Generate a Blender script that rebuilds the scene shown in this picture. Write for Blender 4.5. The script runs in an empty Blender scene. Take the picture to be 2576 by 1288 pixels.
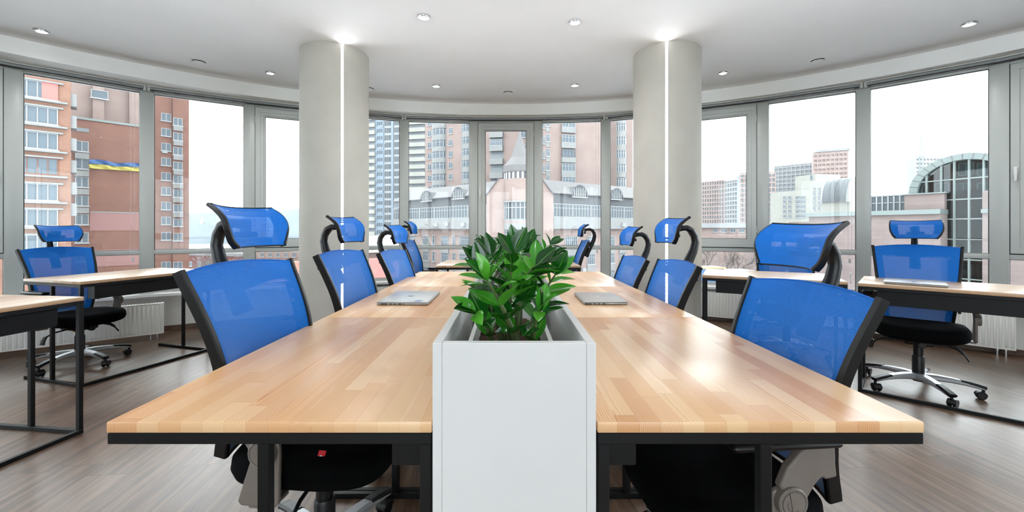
import bpy, math, random
from mathutils import Matrix, Vector
random.seed(7)
PI = math.pi
C = bpy.context.scene.collection
# ---------------------------------------------------------------- camera
F, UC, VC, HC = 1050.0, 1278.0, 577.0, 1.12      # focal length in px of the 2576 px frame, horizon, eye height
cam_d = bpy.data.cameras.new('camera'); cam = bpy.data.objects.new('camera', cam_d); C.objects.link(cam)
cam.location = (0, 0, HC); cam.rotation_euler = (PI/2, 0, 0)
cam_d.sensor_width = 36; cam_d.lens = F/2576*36
cam_d.shift_x = (1288-UC)/2576; cam_d.shift_y = (VC-644)/2576
cam_d.clip_start = 0.05; cam_d.clip_end = 3000
sc = bpy.context.scene; sc.camera = cam
# ---------------------------------------------------------------- world, exposure
w = bpy.data.worlds.new('overcast_sky'); sc.world = w; w.use_nodes = True
nt = w.node_tree; nt.nodes.clear()
out = nt.nodes.new('ShaderNodeOutputWorld'); bg = nt.nodes.new('ShaderNodeBackground')
tc = nt.nodes.new('ShaderNodeTexCoord'); sp = nt.nodes.new('ShaderNodeSeparateXYZ'); rp = nt.nodes.new('ShaderNodeValToRGB')
nt.links.new(tc.outputs['Generated'], sp.inputs[0]); nt.links.new(sp.outputs['Z'], rp.inputs[0])
rp.color_ramp.elements[0].position = 0.0; rp.color_ramp.elements[0].color = (0.86, 0.93, 1.0, 1)
rp.color_ramp.elements[1].position = 0.35; rp.color_ramp.elements[1].color = (0.92, 0.965, 1.0, 1)
nt.links.new(rp.outputs[0], bg.inputs['Color']); bg.inputs['Strength'].default_value = SKY = 2.3
nt.links.new(bg.outputs[0], out.inputs[0])
vs = sc.view_settings; vs.view_transform = 'Standard'; vs.look = 'None'; vs.gamma = 1; vs.exposure = 1.95; vs.use_curve_mapping = False
cy = sc.cycles; cy.max_bounces = 9; cy.diffuse_bounces = 6; cy.glossy_bounces = 4; cy.transmission_bounces = 4
cy.transparent_max_bounces = 16; cy.caustics_reflective = False; cy.caustics_refractive = False
cy.use_denoising = True; cy.sample_clamp_indirect = 6
LAMP_W = 9.0
# ---------------------------------------------------------------- helpers
def lin(c):
    return tuple((x/12.92 if x <= 0.04045 else ((x+0.055)/1.055)**2.4) for x in [v/255.0 for v in c]) + (1,)
def mat(name, rgb, rough=0.5, metal=0.0, **k):
    m = bpy.data.materials.new(name); m.use_nodes = True
    b = m.node_tree.nodes['Principled BSDF']
    b.inputs['Base Color'].default_value = lin(rgb); b.inputs['Roughness'].default_value = rough; b.inputs['Metallic'].default_value = metal
    for a, v in k.items(): b.inputs[a.replace('_', ' ')].default_value = v
    return m
def N(m, t, **k):
    n = m.node_tree.nodes.new(t)
    for a, v in k.items(): setattr(n, a, v)
    return n
def L(m, a, b): m.node_tree.links.new(a, b)
def bsdf(m): return m.node_tree.nodes['Principled BSDF']
def math_n(m, op, a, b=None, c=None):
    n = N(m, 'ShaderNodeMath', operation=op)
    for i, v in enumerate((a, b, c)):
        if v is None: continue
        if isinstance(v, (int, float)): n.inputs[i].default_value = v
        else: L(m, v, n.inputs[i])
    return n.outputs[0]
def ramp(m, fac, stops):
    r = N(m, 'ShaderNodeValToRGB'); e = r.color_ramp.elements
    while len(e) < len(stops): e.new(0.5)
    for i, (p, c) in enumerate(stops): e[i].position = p; e[i].color = lin(c)
    L(m, fac, r.inputs[0]); return r.outputs[0]
def noise_col(m, base, vary, scale=3.0, stretch=(1, 1, 1), detail=4, bump=0.0, bscale=None):
    """soft colour variation and a fine bump"""
    t = N(m, 'ShaderNodeTexCoord'); mp = N(m, 'ShaderNodeMapping'); mp.inputs['Scale'].default_value = stretch
    L(m, t.outputs['Object'], mp.inputs[0]); n = N(m, 'ShaderNodeTexNoise'); n.inputs['Scale'].default_value = scale; n.inputs['Detail'].default_value = detail
    L(m, mp.outputs[0], n.inputs['Vector'])
    c = ramp(m, n.outputs['Fac'], [(0.3, tuple(max(0, b-v) for b, v in zip(base, vary))), (0.7, tuple(min(255, b+v) for b, v in zip(base, vary)))])
    L(m, c, bsdf(m).inputs['Base Color'])
    if bump:
        n2 = N(m, 'ShaderNodeTexNoise'); n2.inputs['Scale'].default_value = bscale or 60; L(m, t.outputs['Object'], n2.inputs['Vector'])
        b = N(m, 'ShaderNodeBump'); b.inputs['Strength'].default_value = bump; b.inputs['Distance'].default_value = 0.002
        L(m, n2.outputs['Fac'], b.inputs['Height']); L(m, b.outputs[0], bsdf(m).inputs['Normal'])
    return m
class MB:
    """collects geometry and links it as ONE mesh object"""
    def __init__(s): s.v = []; s.f = []; s.uv = {}; s.M = Matrix()
    def add(s, vs_, fs, uvs=None):
        o = len(s.v); s.v += [tuple(s.M @ Vector(p)) for p in vs_]
        for i, f in enumerate(fs):
            if uvs: s.uv[len(s.f)] = uvs[i]
            s.f.append(tuple(o+j for j in f))
        return s
    def box(s, x0, x1, y0, y1, z0, z1):
        return s.add([(x0,y0,z0),(x1,y0,z0),(x1,y1,z0),(x0,y1,z0),(x0,y0,z1),(x1,y0,z1),(x1,y1,z1),(x0,y1,z1)],
                     [(3,2,1,0),(4,5,6,7),(0,1,5,4),(1,2,6,5),(2,3,7,6),(3,0,4,7)])
    def rbox(s, x0, x1, y0, y1, z0, z1, r=0.003, n=2):
        """box with rounded vertical edges and a chamfer on the top and bottom edges"""
        pts = []
        for cx, cy_, a0 in ((x1-r, y1-r, 0), (x0+r, y1-r, PI/2), (x0+r, y0+r, PI), (x1-r, y0+r, 1.5*PI)):
            for i in range(n+1):
                a = a0 + i*PI/2/n; pts.append((cx, cy_, math.cos(a), math.sin(a)))
        rings = []
        for k in range(n+1):
            a = k*PI/2/n; rings.append((r*(math.sin(a)), z0 + r*(1-math.cos(a))))
        for k in range(n+1):
            a = PI/2 - k*PI/2/n; rings.append((r*(math.sin(a)), z1 - r*(1-math.cos(a))))
        m = len(pts); vv = []
        for rr, z in rings: vv += [(cx+rr*a, cy_+rr*b, z) for cx, cy_, a, b in pts]
        fs = [tuple(reversed(range(m))), tuple((len(rings)-1)*m+i for i in range(m))]
        for k in range(len(rings)-1):
            for i in range(m): j = (i+1) % m; fs.append((k*m+i, k*m+j, (k+1)*m+j, (k+1)*m+i))
        return s.add(vv, fs)
    def prism(s, pts, z0, z1):
        n = len(pts)
        return s.add([(x,y,z0) for x,y in pts]+[(x,y,z1) for x,y in pts],
                     [tuple(reversed(range(n))), tuple(range(n,2*n))]+[(i,(i+1)%n,n+(i+1)%n,n+i) for i in range(n)])
    def lathe(s, prof, n=24, c=(0,0,0), ang=2*PI, a0=0, sx=1, sy=1):
        full = abs(ang-2*PI) < 1e-6; m = n if full else n+1; vv = []; fs = []
        for r, z in prof:
            for i in range(m):
                a = a0+ang*i/n; vv.append((c[0]+sx*r*math.cos(a), c[1]+sy*r*math.sin(a), c[2]+z))
        for k in range(len(prof)-1):
            for i in range(n): j = (i+1) % m; fs.append((k*m+i, k*m+j, (k+1)*m+j, (k+1)*m+i))
        return s.add(vv, fs)
    def cyl(s, r, z0, z1, n=20, c=(0,0), bev=0.0):
        b = min(bev, r*0.9)
        return s.lathe([(0,z0),(r-b,z0),(r,z0+b),(r,z1-b),(r-b,z1),(0,z1)], n, (c[0],c[1],0))
    def sweep(s, path, sec, up=None, cap=True, closed=False):
        """sec(i, t) -> list of (a, b) offsets along (side, normal) of the path"""
        P = [Vector(p) for p in path]; n = len(P); vv = []; fs = []; m = None; prev = None
        for i, p in enumerate(P):
            a = P[(i-1) % n] if (i > 0 or closed) else P[0]; b = P[(i+1) % n] if (i < n-1 or closed) else P[-1]
            t = (b-a).normalized()
            if up is not None: sd = t.cross(Vector(up))
            else:
                if prev is None: r = Vector((0,0,1)) if abs(t.z) < 0.9 else Vector((1,0,0)); sd = t.cross(r)
                else: sd = prev - t*prev.dot(t)
            if sd.length < 1e-6: sd = Vector((1,0,0))
            sd.normalize(); prev = sd; nm = sd.cross(t)
            q = sec(i, i/(n-1)); m = len(q)
            vv += [tuple(p + sd*x + nm*y) for x, y in q]
        for k in range(n if closed else n-1):
            for i in range(m): j = (i+1) % m; k2 = (k+1) % n; fs.append((k*m+i, k*m+j, k2*m+j, k2*m+i))
        if cap and not closed: fs += [tuple(reversed(range(m))), tuple((n-1)*m+i for i in range(m))]
        return s.add(vv, fs)
    def tube(s, path, r, n=8, sx=1.0, sy=1.0, up=None, closed=False):
        rr = r if callable(r) else (lambda i, t: r)
        return s.sweep(path, lambda i, t: [(sx*rr(i,t)*math.cos(2*PI*k/n), sy*rr(i,t)*math.sin(2*PI*k/n)) for k in range(n)], up, closed=closed)
    def bar(s, path, wd, ht, up=None, r=0.15):
        """rounded rectangular section"""
        def q(i, t):
            a = (wd(t) if callable(wd) else wd)/2; b = (ht(t) if callable(ht) else ht)/2; c = min(a,b)*r*2
            return [(a,b-c),(a-c,b),(-a+c,b),(-a,b-c),(-a,-b+c),(-a+c,-b),(a-c,-b),(a,-b+c)]
        return s.sweep(path, q, up)
    def sheet(s, fn, nu, nv, uvs=None, two=0.0):
        vv = [fn(i/nu, j/nv) for j in range(nv+1) for i in range(nu+1)]; fs = []; uu = []
        for j in range(nv):
            for i in range(nu):
                a = j*(nu+1)+i; fs.append((a, a+1, a+nu+2, a+nu+1))
                if uvs: uu.append([uvs(i/nu,j/nv), uvs((i+1)/nu,j/nv), uvs((i+1)/nu,(j+1)/nv), uvs(i/nu,(j+1)/nv)])
        return s.add(vv, fs, uu if uvs else None)
    def mesh(s, name, m, smooth=None):
        me = bpy.data.meshes.new(name); me.from_pydata(s.v, [], s.f); 
        for mm in (m if isinstance(m, (list, tuple)) else [m]): me.materials.append(mm)
        if s.uv:
            ul = me.uv_layers.new(name='UVMap')
            for p in me.polygons:
                if p.index in s.uv:
                    for k, li in enumerate(p.loop_indices): ul.data[li].uv = s.uv[p.index][k]
        me.update()
        if smooth is not None: me.shade_smooth(); me.set_sharp_from_angle(angle=math.radians(smooth))
        return me
    def build(s, name, m, parent=None, smooth=35, loc=None):
        o = bpy.data.objects.new(name, s.mesh(name, m, smooth)); C.objects.link(o)
        if parent: o.parent = parent
        if loc: o.location = loc
        return o
def tag(o, label=None, cat=None, group=None, kind=None):
    if label: o['label'] = label
    if cat: o['category'] = cat
    if group: o['group'] = group
    if kind: o['kind'] = kind
    return o
def empty(name, loc=(0,0,0), rz=0, label=None, cat=None, group=None, kind=None):
    o = bpy.data.objects.new(name, None); C.objects.link(o); o.location = loc; o.rotation_euler = (0,0,rz); o.empty_display_size = 0.1
    return tag(o, label, cat, group, kind)
def place(name, me, parent, loc=(0,0,0), rot=(0,0,0), label=None):
    o = bpy.data.objects.new(name, me); C.objects.link(o); o.location = loc; o.rotation_euler = rot
    if parent: o.parent = parent
    if label: o['label'] = label
    return o
kids = {}
def copy_tree(o, parent=None):
    c = o.copy(); C.objects.link(c); c.parent = parent
    for ch in list(o.children): copy_tree(ch, c)
    return c
def PZ(u, v, z):                                    # point of the plane at height z behind pixel (u, v)
    Y = (HC-z)*F/(v-VC); return Vector(((u-UC)*Y/F, Y, z))
def PY(u, v, Y): return Vector(((u-UC)*Y/F, Y, HC-(v-VC)*Y/F))
# ---------------------------------------------------------------- materials
M = {}
M['ceiling'] = noise_col(mat('ceiling_paint', (246,246,246), 0.9), (246,246,246), (2,2,2), 2)
M['bulkhead'] = noise_col(mat('bulkhead_paint', (246,247,244), 0.85), (246,247,244), (3,3,3), 3)
M['wall'] = noise_col(mat('wall_paint', (236,235,230), 0.85), (236,235,230), (3,3,3), 3, bump=0.1, bscale=150)
M['column'] = noise_col(mat('column_plaster', (190,186,176), 0.8), (190,186,176), (4,4,4), 4, bump=0.15, bscale=120)
M['frame'] = noise_col(mat('window_pvc', (192,196,191), 0.35), (192,196,191), (3,3,3), 2)
M['gasket'] = mat('black_gasket', (18,18,18), 0.6)
M['sill'] = mat('sill_white', (232,232,230), 0.35)
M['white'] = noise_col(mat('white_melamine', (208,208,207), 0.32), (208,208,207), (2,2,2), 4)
M['radiator'] = mat('radiator_enamel', (232,231,224), 0.35)
M['blind'] = noise_col(mat('blind_fabric', (150,154,154), 0.8), (150,154,154), (5,5,5), 30)
M['rail'] = mat('blind_rail', (212,214,212), 0.4)
M['steel'] = mat('black_powder_coat', (5,5,6), 0.5, Specular_IOR_Level=0.3)
M['plastic'] = mat('black_plastic', (6,6,7), 0.42, Specular_IOR_Level=0.4)
M['fabric'] = noise_col(mat('black_seat_fabric', (4,4,5), 1.0, Specular_IOR_Level=0.1), (4,4,5), (1,1,1), 200)
M['alu'] = mat('satin_aluminium', (172,174,177), 0.42, 0.45)
M['greyplastic'] = noise_col(mat('grey_arm_plastic', (112,104,97), 0.45), (112,104,97), (3,3,3), 20)
M['laptop'] = noise_col(mat('laptop_aluminium', (172,172,170), 0.38, 0.75), (172,172,170), (3,3,3), 5)
M['logo'] = mat('mirror_logo', (235,235,235), 0.12, 0.9)
M['dark'] = mat('dark_port', (12,12,12), 0.5)
M['chrome'] = mat('lamp_rim_metal', (196,196,196), 0.25, 0.8)
M['red'] = mat('red_tag', (190,20,28), 0.5)
M['brass'] = mat('brass_bolt', (170,130,60), 0.35, 0.8)
M['soil'] = noise_col(mat('potting_soil', (58,34,24), 0.95), (58,34,24), (22,14,10), 90, bump=1.0, bscale=120)
M['baseboard'] = noise_col(mat('brown_skirting', (96,74,60), 0.5), (96,74,60), (14,12,10), 4, (1,8,8))
def emission(name, rgb, s):
    m = bpy.data.materials.new(name); m.use_nodes = True; n = m.node_tree; n.nodes.clear()
    o = n.nodes.new('ShaderNodeOutputMaterial'); e = n.nodes.new('ShaderNodeEmission'); e.inputs[0].default_value = lin(rgb); e.inputs[1].default_value = s
    n.links.new(e.outputs[0], o.inputs[0]); return m
M['lamp'] = emission('downlight_lens', (255,250,240), 14)
M['led'] = emission('led_strip', (250,252,255), 11)
def glass(name, tint=(255,255,255), refl=1.0, rough=0.0):
    m = bpy.data.materials.new(name); m.use_nodes = True; n = m.node_tree; n.nodes.clear()
    o = n.nodes.new('ShaderNodeOutputMaterial'); t = n.nodes.new('ShaderNodeBsdfTransparent'); g = n.nodes.new('ShaderNodeBsdfGlossy')
    t.inputs[0].default_value = lin(tint); g.inputs['Roughness'].default_value = rough; g.inputs[0].default_value = (refl,refl,refl,1)
    fr = n.nodes.new('ShaderNodeFresnel'); fr.inputs[0].default_value = 1.45; mx = n.nodes.new('ShaderNodeMixShader')
    n.links.new(fr.outputs[0], mx.inputs[0]); n.links.new(t.outputs[0], mx.inputs[1]); n.links.new(g.outputs[0], mx.inputs[2]); n.links.new(mx.outputs[0], o.inputs[0])
    return m
M['glass'] = glass('window_glass', (247,250,250), 0.35)
M['greenglass'] = glass('tinted_facade_glass', (150,172,172), 1.0)
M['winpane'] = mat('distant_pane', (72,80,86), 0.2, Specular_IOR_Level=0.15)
# pine tabletop: glued staves along Y
def pine(name, sw=0.042, sl=0.6, pal=None, rough=0.34):
    m = mat(name, (230,190,140), rough); b = bsdf(m); b.inputs['IOR'].default_value = 1.5
    t = N(m, 'ShaderNodeTexCoord'); s = N(m, 'ShaderNodeSeparateXYZ'); L(m, t.outputs['Object'], s.inputs[0])
    x = math_n(m, 'DIVIDE', s.outputs['X'], sw); oi = N(m, 'ShaderNodeObjectInfo'); rnd = math_n(m, 'MULTIPLY', oi.outputs['Random'], 37.0); ix = math_n(m, 'ADD', math_n(m, 'FLOOR', x), rnd)
    wn = N(m, 'ShaderNodeTexWhiteNoise', noise_dimensions='1D'); L(m, ix, wn.inputs['W'])
    y = math_n(m, 'ADD', math_n(m, 'DIVIDE', s.outputs['Y'], sl), math_n(m, 'MULTIPLY', wn.outputs['Value'], 7.3)); iy = math_n(m, 'FLOOR', y)
    cb = N(m, 'ShaderNodeCombineXYZ'); L(m, ix, cb.inputs[0]); L(m, iy, cb.inputs[1])
    w2 = N(m, 'ShaderNodeTexWhiteNoise', noise_dimensions='3D'); L(m, cb.outputs[0], w2.inputs['Vector'])
    s2 = N(m, 'ShaderNodeSeparateColor'); L(m, w2.outputs['Color'], s2.inputs[0])
    fx = math_n(m, 'SUBTRACT', math_n(m, 'FRACT', x), 0.5)
    # ring centre differs from stave to stave
    cx = math_n(m, 'ADD', math_n(m, 'MULTIPLY', fx, sw), math_n(m, 'MULTIPLY', math_n(m, 'SUBTRACT', s2.outputs['Red'], 0.5), 0.16))
    cz = math_n(m, 'ADD', s.outputs['Z'], math_n(m, 'SUBTRACT', math_n(m, 'MULTIPLY', s2.outputs['Green'], 0.08), 0.785))
    nz = N(m, 'ShaderNodeTexNoise'); nz.inputs['Scale'].default_value = 1.0; nz.inputs['Detail'].default_value = 3
    c2 = N(m, 'ShaderNodeCombineXYZ'); L(m, math_n(m, 'MULTIPLY', s.outputs['X'], 22), c2.inputs[0]); L(m, math_n(m, 'ADD', math_n(m, 'MULTIPLY', s.outputs['Y'], 1.1), math_n(m, 'MULTIPLY', s2.outputs['Blue'], 31)), c2.inputs[1]); L(m, math_n(m, 'MULTIPLY', s2.outputs['Red'], 9), c2.inputs[2])
    L(m, c2.outputs[0], nz.inputs['Vector'])
    r = math_n(m, 'SQRT', math_n(m, 'ADD', math_n(m, 'MULTIPLY', cx, cx), math_n(m, 'MULTIPLY', cz, cz)))
    r = math_n(m, 'ADD', r, math_n(m, 'MULTIPLY', nz.outputs['Fac'], 0.020))
    ring = math_n(m, 'FRACT', math_n(m, 'MULTIPLY', r, 300))
    ring = math_n(m, 'POWER', ring, 2.6)
    pal = pal or [(216,176,134), (226,194,152), (221,184,138), (208,160,114), (232,204,166), (214,166,118)]
    base = ramp(m, s2.outputs['Green'], [(0.0, pal[0]), (0.2, pal[1]), (0.4, pal[2]), (0.6, pal[3]), (0.8, pal[4]), (1.0, pal[5])])
    mx = N(m, 'ShaderNodeMix', data_type='RGBA', blend_type='MULTIPLY'); mx.inputs[7].default_value = lin((214,150,98))
    L(m, math_n(m, 'MULTIPLY', ring, math_n(m, 'ADD', math_n(m, 'MULTIPLY', s2.outputs['Blue'], 0.6), 0.30)), mx.inputs[0]); L(m, base, mx.inputs[6])
    # joints between staves
    ex = math_n(m, 'GREATER_THAN', math_n(m, 'ABSOLUTE', fx), 0.488); fy = math_n(m, 'ABSOLUTE', math_n(m, 'SUBTRACT', math_n(m, 'FRACT', y), 0.5)); ey = math_n(m, 'GREATER_THAN', fy, 0.4975)
    ed = math_n(m, 'MULTIPLY', math_n(m, 'MAXIMUM', ex, ey), 0.22)
    m2 = N(m, 'ShaderNodeMix', data_type='RGBA', blend_type='MULTIPLY'); m2.inputs[7].default_value = lin((190,130,90)); L(m, ed, m2.inputs[0]); L(m, mx.outputs[2], m2.inputs[6])
    L(m, m2.outputs[2], b.inputs['Base Color']); return m
M['pine'] = pine('glued_pine')
M['pine_grey'] = pine('glued_pine_pale', pal=[(196,166,132), (208,184,150), (202,174,138), (188,154,120), (212,190,158), (198,166,128)], rough=0.35)
# laminate floor: planks along Y
def laminate():
    m = mat('oak_laminate', (150,120,98), 0.36); b = bsdf(m)
    t = N(m, 'ShaderNodeTexCoord'); s = N(m, 'ShaderNodeSeparateXYZ')
    mp = N(m, 'ShaderNodeMapping'); mp.inputs['Rotation'].default_value = (0,0,math.radians(-6)); L(m, t.outputs['Object'], mp.inputs[0]); L(m, mp.outputs[0], s.inputs[0])
    x = math_n(m, 'DIVIDE', s.outputs['X'], 0.19); ix = math_n(m, 'FLOOR', x)
    wn = N(m, 'ShaderNodeTexWhiteNoise', noise_dimensions='1D'); L(m, ix, wn.inputs['W'])
    y = math_n(m, 'ADD', math_n(m, 'DIVIDE', s.outputs['Y'], 1.28), math_n(m, 'MULTIPLY', wn.outputs['Value'], 5.1)); iy = math_n(m, 'FLOOR', y)
    cb = N(m, 'ShaderNodeCombineXYZ'); L(m, ix, cb.inputs[0]); L(m, iy, cb.inputs[1])
    w2 = N(m, 'ShaderNodeTexWhiteNoise', noise_dimensions='3D'); L(m, cb.outputs[0], w2.inputs['Vector']); s2 = N(m, 'ShaderNodeSeparateColor'); L(m, w2.outputs['Color'], s2.inputs[0])
    c2 = N(m, 'ShaderNodeCombineXYZ'); L(m, math_n(m, 'MULTIPLY', s.outputs['X'], 30), c2.inputs[0]); L(m, math_n(m, 'ADD', math_n(m, 'MULTIPLY', s.outputs['Y'], 1.6), math_n(m, 'MULTIPLY', s2.outputs['Blue'], 40)), c2.inputs[1]); L(m, math_n(m, 'MULTIPLY', s2.outputs['Red'], 17), c2.inputs[2])
    n1 = N(m, 'ShaderNodeTexNoise'); n1.inputs['Scale'].default_value = 1; n1.inputs['Detail'].default_value = 7; n1.inputs['Roughness'].default_value = 0.65; L(m, c2.outputs[0], n1.inputs['Vector'])
    c3 = N(m, 'ShaderNodeCombineXYZ'); L(m, math_n(m, 'MULTIPLY', s.outputs['X'], 160), c3.inputs[0]); L(m, math_n(m, 'MULTIPLY', s.outputs['Y'], 5), c3.inputs[1])
    n2 = N(m, 'ShaderNodeTexNoise'); n2.inputs['Scale'].default_value = 1; n2.inputs['Detail'].default_value = 2; L(m, c3.outputs[0], n2.inputs['Vector'])
    f = math_n(m, 'ADD', math_n(m, 'MULTIPLY', n1.outputs['Fac'], 0.75), math_n(m, 'MULTIPLY', n2.outputs['Fac'], 0.25))
    f = math_n(m, 'ADD', f, math_n(m, 'MULTIPLY', math_n(m, 'SUBTRACT', s2.outputs['Green'], 0.5), 0.10))
    col = ramp(m, f, [(0.30, (60,44,33)), (0.45, (94,72,56)), (0.56, (114,91,73)), (0.72, (136,113,94))])
    ex = math_n(m, 'GREATER_THAN', math_n(m, 'ABSOLUTE', math_n(m, 'SUBTRACT', math_n(m, 'FRACT', x), 0.5)), 0.492)
    ey = math_n(m, 'GREATER_THAN', math_n(m, 'ABSOLUTE', math_n(m, 'SUBTRACT', math_n(m, 'FRACT', y), 0.5)), 0.4988)
    mx = N(m, 'ShaderNodeMix', data_type='RGBA', blend_type='MULTIPLY'); mx.inputs[7].default_value = lin((120,105,95)); L(m, math_n(m, 'MULTIPLY', math_n(m, 'MAXIMUM', ex, ey), 0.7), mx.inputs[0]); L(m, col, mx.inputs[6])
    L(m, mx.outputs[2], b.inputs['Base Color']); L(m, math_n(m, 'ADD', math_n(m, 'MULTIPLY', n2.outputs['Fac'], 0.14), 0.27), b.inputs['Roughness'])
    bp = N(m, 'ShaderNodeBump'); bp.inputs['Strength'].default_value = 0.15; bp.inputs['Distance'].default_value = 0.001; L(m, f, bp.inputs['Height']); L(m, bp.outputs[0], b.inputs['Normal'])
    return m
M['floor'] = laminate()
# open-weave mesh cloth, real holes by transparency
def webbing(name, rgb, pitch=0.0040, th=0.35):
    m = mat(name, rgb, 0.55); b = bsdf(m); m.node_tree.nodes.remove(m.node_tree.nodes['Material Output']) if False else None
    o = m.node_tree.nodes['Material Output']; t = N(m, 'ShaderNodeUVMap'); t.uv_map = 'UVMap'
    s = N(m, 'ShaderNodeSeparateXYZ'); L(m, t.outputs[0], s.inputs[0])
    yr = math_n(m, 'DIVIDE', s.outputs['Y'], pitch*0.86); row = math_n(m, 'FLOOR', yr)
    xo = math_n(m, 'ADD', math_n(m, 'DIVIDE', s.outputs['X'], pitch), math_n(m, 'MULTIPLY', math_n(m, 'MODULO', row, 2.0), 0.5))
    dx = math_n(m, 'SUBTRACT', math_n(m, 'FRACT', xo), 0.5); dy = math_n(m, 'SUBTRACT', math_n(m, 'FRACT', yr), 0.5)
    d = math_n(m, 'SQRT', math_n(m, 'ADD', math_n(m, 'MULTIPLY', dx, dx), math_n(m, 'MULTIPLY', math_n(m, 'MULTIPLY', dy, dy), 1.5)))
    hole = math_n(m, 'LESS_THAN', d, th)
    tr = N(m, 'ShaderNodeBsdfTransparent'); mx = N(m, 'ShaderNodeMixShader')
    L(m, hole, mx.inputs[0]); L(m, b.outputs[0], mx.inputs[1]); L(m, tr.outputs[0], mx.inputs[2]); L(m, mx.outputs[0], o.inputs['Surface'])
    c = ramp(m, d, [(0.26, tuple(int(v*0.6) for v in rgb)), (0.52, tuple(min(255, int(v*1.08)+4) for v in rgb))]); L(m, c, b.inputs['Base Color'])
    b.inputs['Specular IOR Level'].default_value = 0.25
    return m
BLUE = (6,112,208)
M['mesh'] = webbing('blue_mesh_cloth', BLUE, 0.0040, 0.185)
M['mesh2'] = webbing('blue_mesh_lining', (5,90,175), 0.0045, 0.16)
M['mesh3'] = webbing('blue_headrest_cloth', BLUE, 0.0046, 0.23)
# leaves
def leaf_mat():
    m = mat('zz_leaf', (40,120,40), 0.18); b = bsdf(m); b.inputs['IOR'].default_value = 1.5
    g = N(m, 'ShaderNodeNewGeometry'); c = ramp(m, g.outputs['Random Per Island'], [(0.0, (10,50,14)), (0.35, (18,76,20)), (0.65, (34,112,28)), (0.85, (66,146,40)), (1.0, (100,176,58))])
    t = N(m, 'ShaderNodeUVMap'); t.uv_map = 'UVMap'; s = N(m, 'ShaderNodeSeparateXYZ'); L(m, t.outputs[0], s.inputs[0])
    mid = math_n(m, 'LESS_THAN', math_n(m, 'ABSOLUTE', math_n(m, 'SUBTRACT', s.outputs['X'], 0.5)), 0.03)
    mx = N(m, 'ShaderNodeMix', data_type='RGBA'); mx.inputs[7].default_value = lin((110,170,70)); L(m, math_n(m, 'MULTIPLY', mid, 0.5), mx.inputs[0]); L(m, c, mx.inputs[6])
    L(m, mx.outputs[2], b.inputs['Base Color'])
    b.inputs['Transmission Weight'].default_value = 0.0
    ts = N(m, 'ShaderNodeBsdfTranslucent'); L(m, mx.outputs[2], ts.inputs[0]); ms = N(m, 'ShaderNodeMixShader'); ms.inputs[0].default_value = 0.18
    o = m.node_tree.nodes['Material Output']; L(m, b.outputs[0], ms.inputs[1]); L(m, ts.outputs[0], ms.inputs[2]); L(m, ms.outputs[0], o.inputs['Surface'])
    return m
M['leaf'] = leaf_mat()
M['stem'] = noise_col(mat('zz_stem', (70,84,44), 0.45), (70,84,44), (16,14,10), 30)
def brick(name, a, b_, mortar, sx=1.0, rough=0.9, scale=1.0, msize=0.012):
    m = mat(name, a, rough); t = N(m, 'ShaderNodeTexCoord'); s = N(m, 'ShaderNodeSeparateXYZ'); L(m, t.outputs['Object'], s.inputs[0])
    c = N(m, 'ShaderNodeCombineXYZ'); L(m, math_n(m, 'ADD', s.outputs['X'], s.outputs['Y']), c.inputs[0]); L(m, s.outputs['Z'], c.inputs[1])
    br = N(m, 'ShaderNodeTexBrick'); br.inputs['Scale'].default_value = scale; br.inputs['Brick Width'].default_value = 0.5*sx; br.inputs['Row Height'].default_value = 0.16; br.inputs['Mortar Size'].default_value = msize
    br.inputs['Color1'].default_value = lin(a); br.inputs['Color2'].default_value = lin(b_); br.inputs['Mortar'].default_value = lin(mortar); L(m, c.outputs[0], br.inputs['Vector'])
    n = N(m, 'ShaderNodeTexNoise'); n.inputs['Scale'].default_value = 0.35; n.inputs['Detail'].default_value = 5; L(m, t.outputs['Object'], n.inputs['Vector'])
    mx = N(m, 'ShaderNodeMix', data_type='RGBA', blend_type='MULTIPLY'); mx.inputs[0].default_value = 0.5; L(m, br.outputs['Color'], mx.inputs[6]); cc = ramp(m, n.outputs['Fac'], [(0.3,(205,200,200)),(0.7,(255,255,255))]); L(m, cc, mx.inputs[7])
    L(m, mx.outputs[2], bsdf(m).inputs['Base Color']); return m
OUT = 0.28  # outdoor colour scale, offsets the strong sky and exposure
M['brick_orange'] = brick('orange_brick', (196,140,112), (184,126,100), (205,180,160))
M['brick_brown'] = brick('brown_brick', (178,122,100), (166,108,90), (190,156,138))
M['brick_pink'] = brick('pink_brick', (208,180,170), (200,170,160), (214,198,191))
M['brick_red'] = brick('red_brick', (140,62,56), (128,52,48), (150,90,84))
M['granite'] = brick('pink_granite', (186,166,161), (178,157,152), (162,144,140), sx=5, scale=0.35, msize=0.006)
M['plum'] = noise_col(mat('reflected_plum_brick', (74,42,42), 0.9), (74,42,42), (8,5,5), 1.5)  # colour of the brick reflected in the arched building's glass
M['coping'] = mat('coping_metal', (176,190,186), 0.5)
M['concrete'] = noise_col(mat('light_concrete', (202,202,200), 0.85), (202,202,200), (8,8,8), 1)
M['cream'] = noise_col(mat('cream_render', (228,226,214), 0.85), (228,226,214), (6,6,6), 0.4)
M['palewhite'] = noise_col(mat('white_render', (226,228,230), 0.8), (226,228,230), (5,5,5), 0.4)
M['paleblue'] = mat('pale_blue_panel', (176,198,218), 0.6)
M['winframe'] = mat('white_window_frame', (238,240,241), 0.5)
M['roof'] = noise_col(mat('grey_roof_tile', (138,134,134), 0.7), (138,134,134), (10,9,9), 2, (1,1,6))
M['roofdark'] = mat('dark_slate', (98,100,106), 0.6)
M['glassblue'] = mat('hazy_glass', (112,122,129), 0.2, Specular_IOR_Level=0.15)
M['shade'] = mat('loggia_shade', (165,172,178), 0.8)  # flat grey standing in for shade inside loggias and openings
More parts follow.
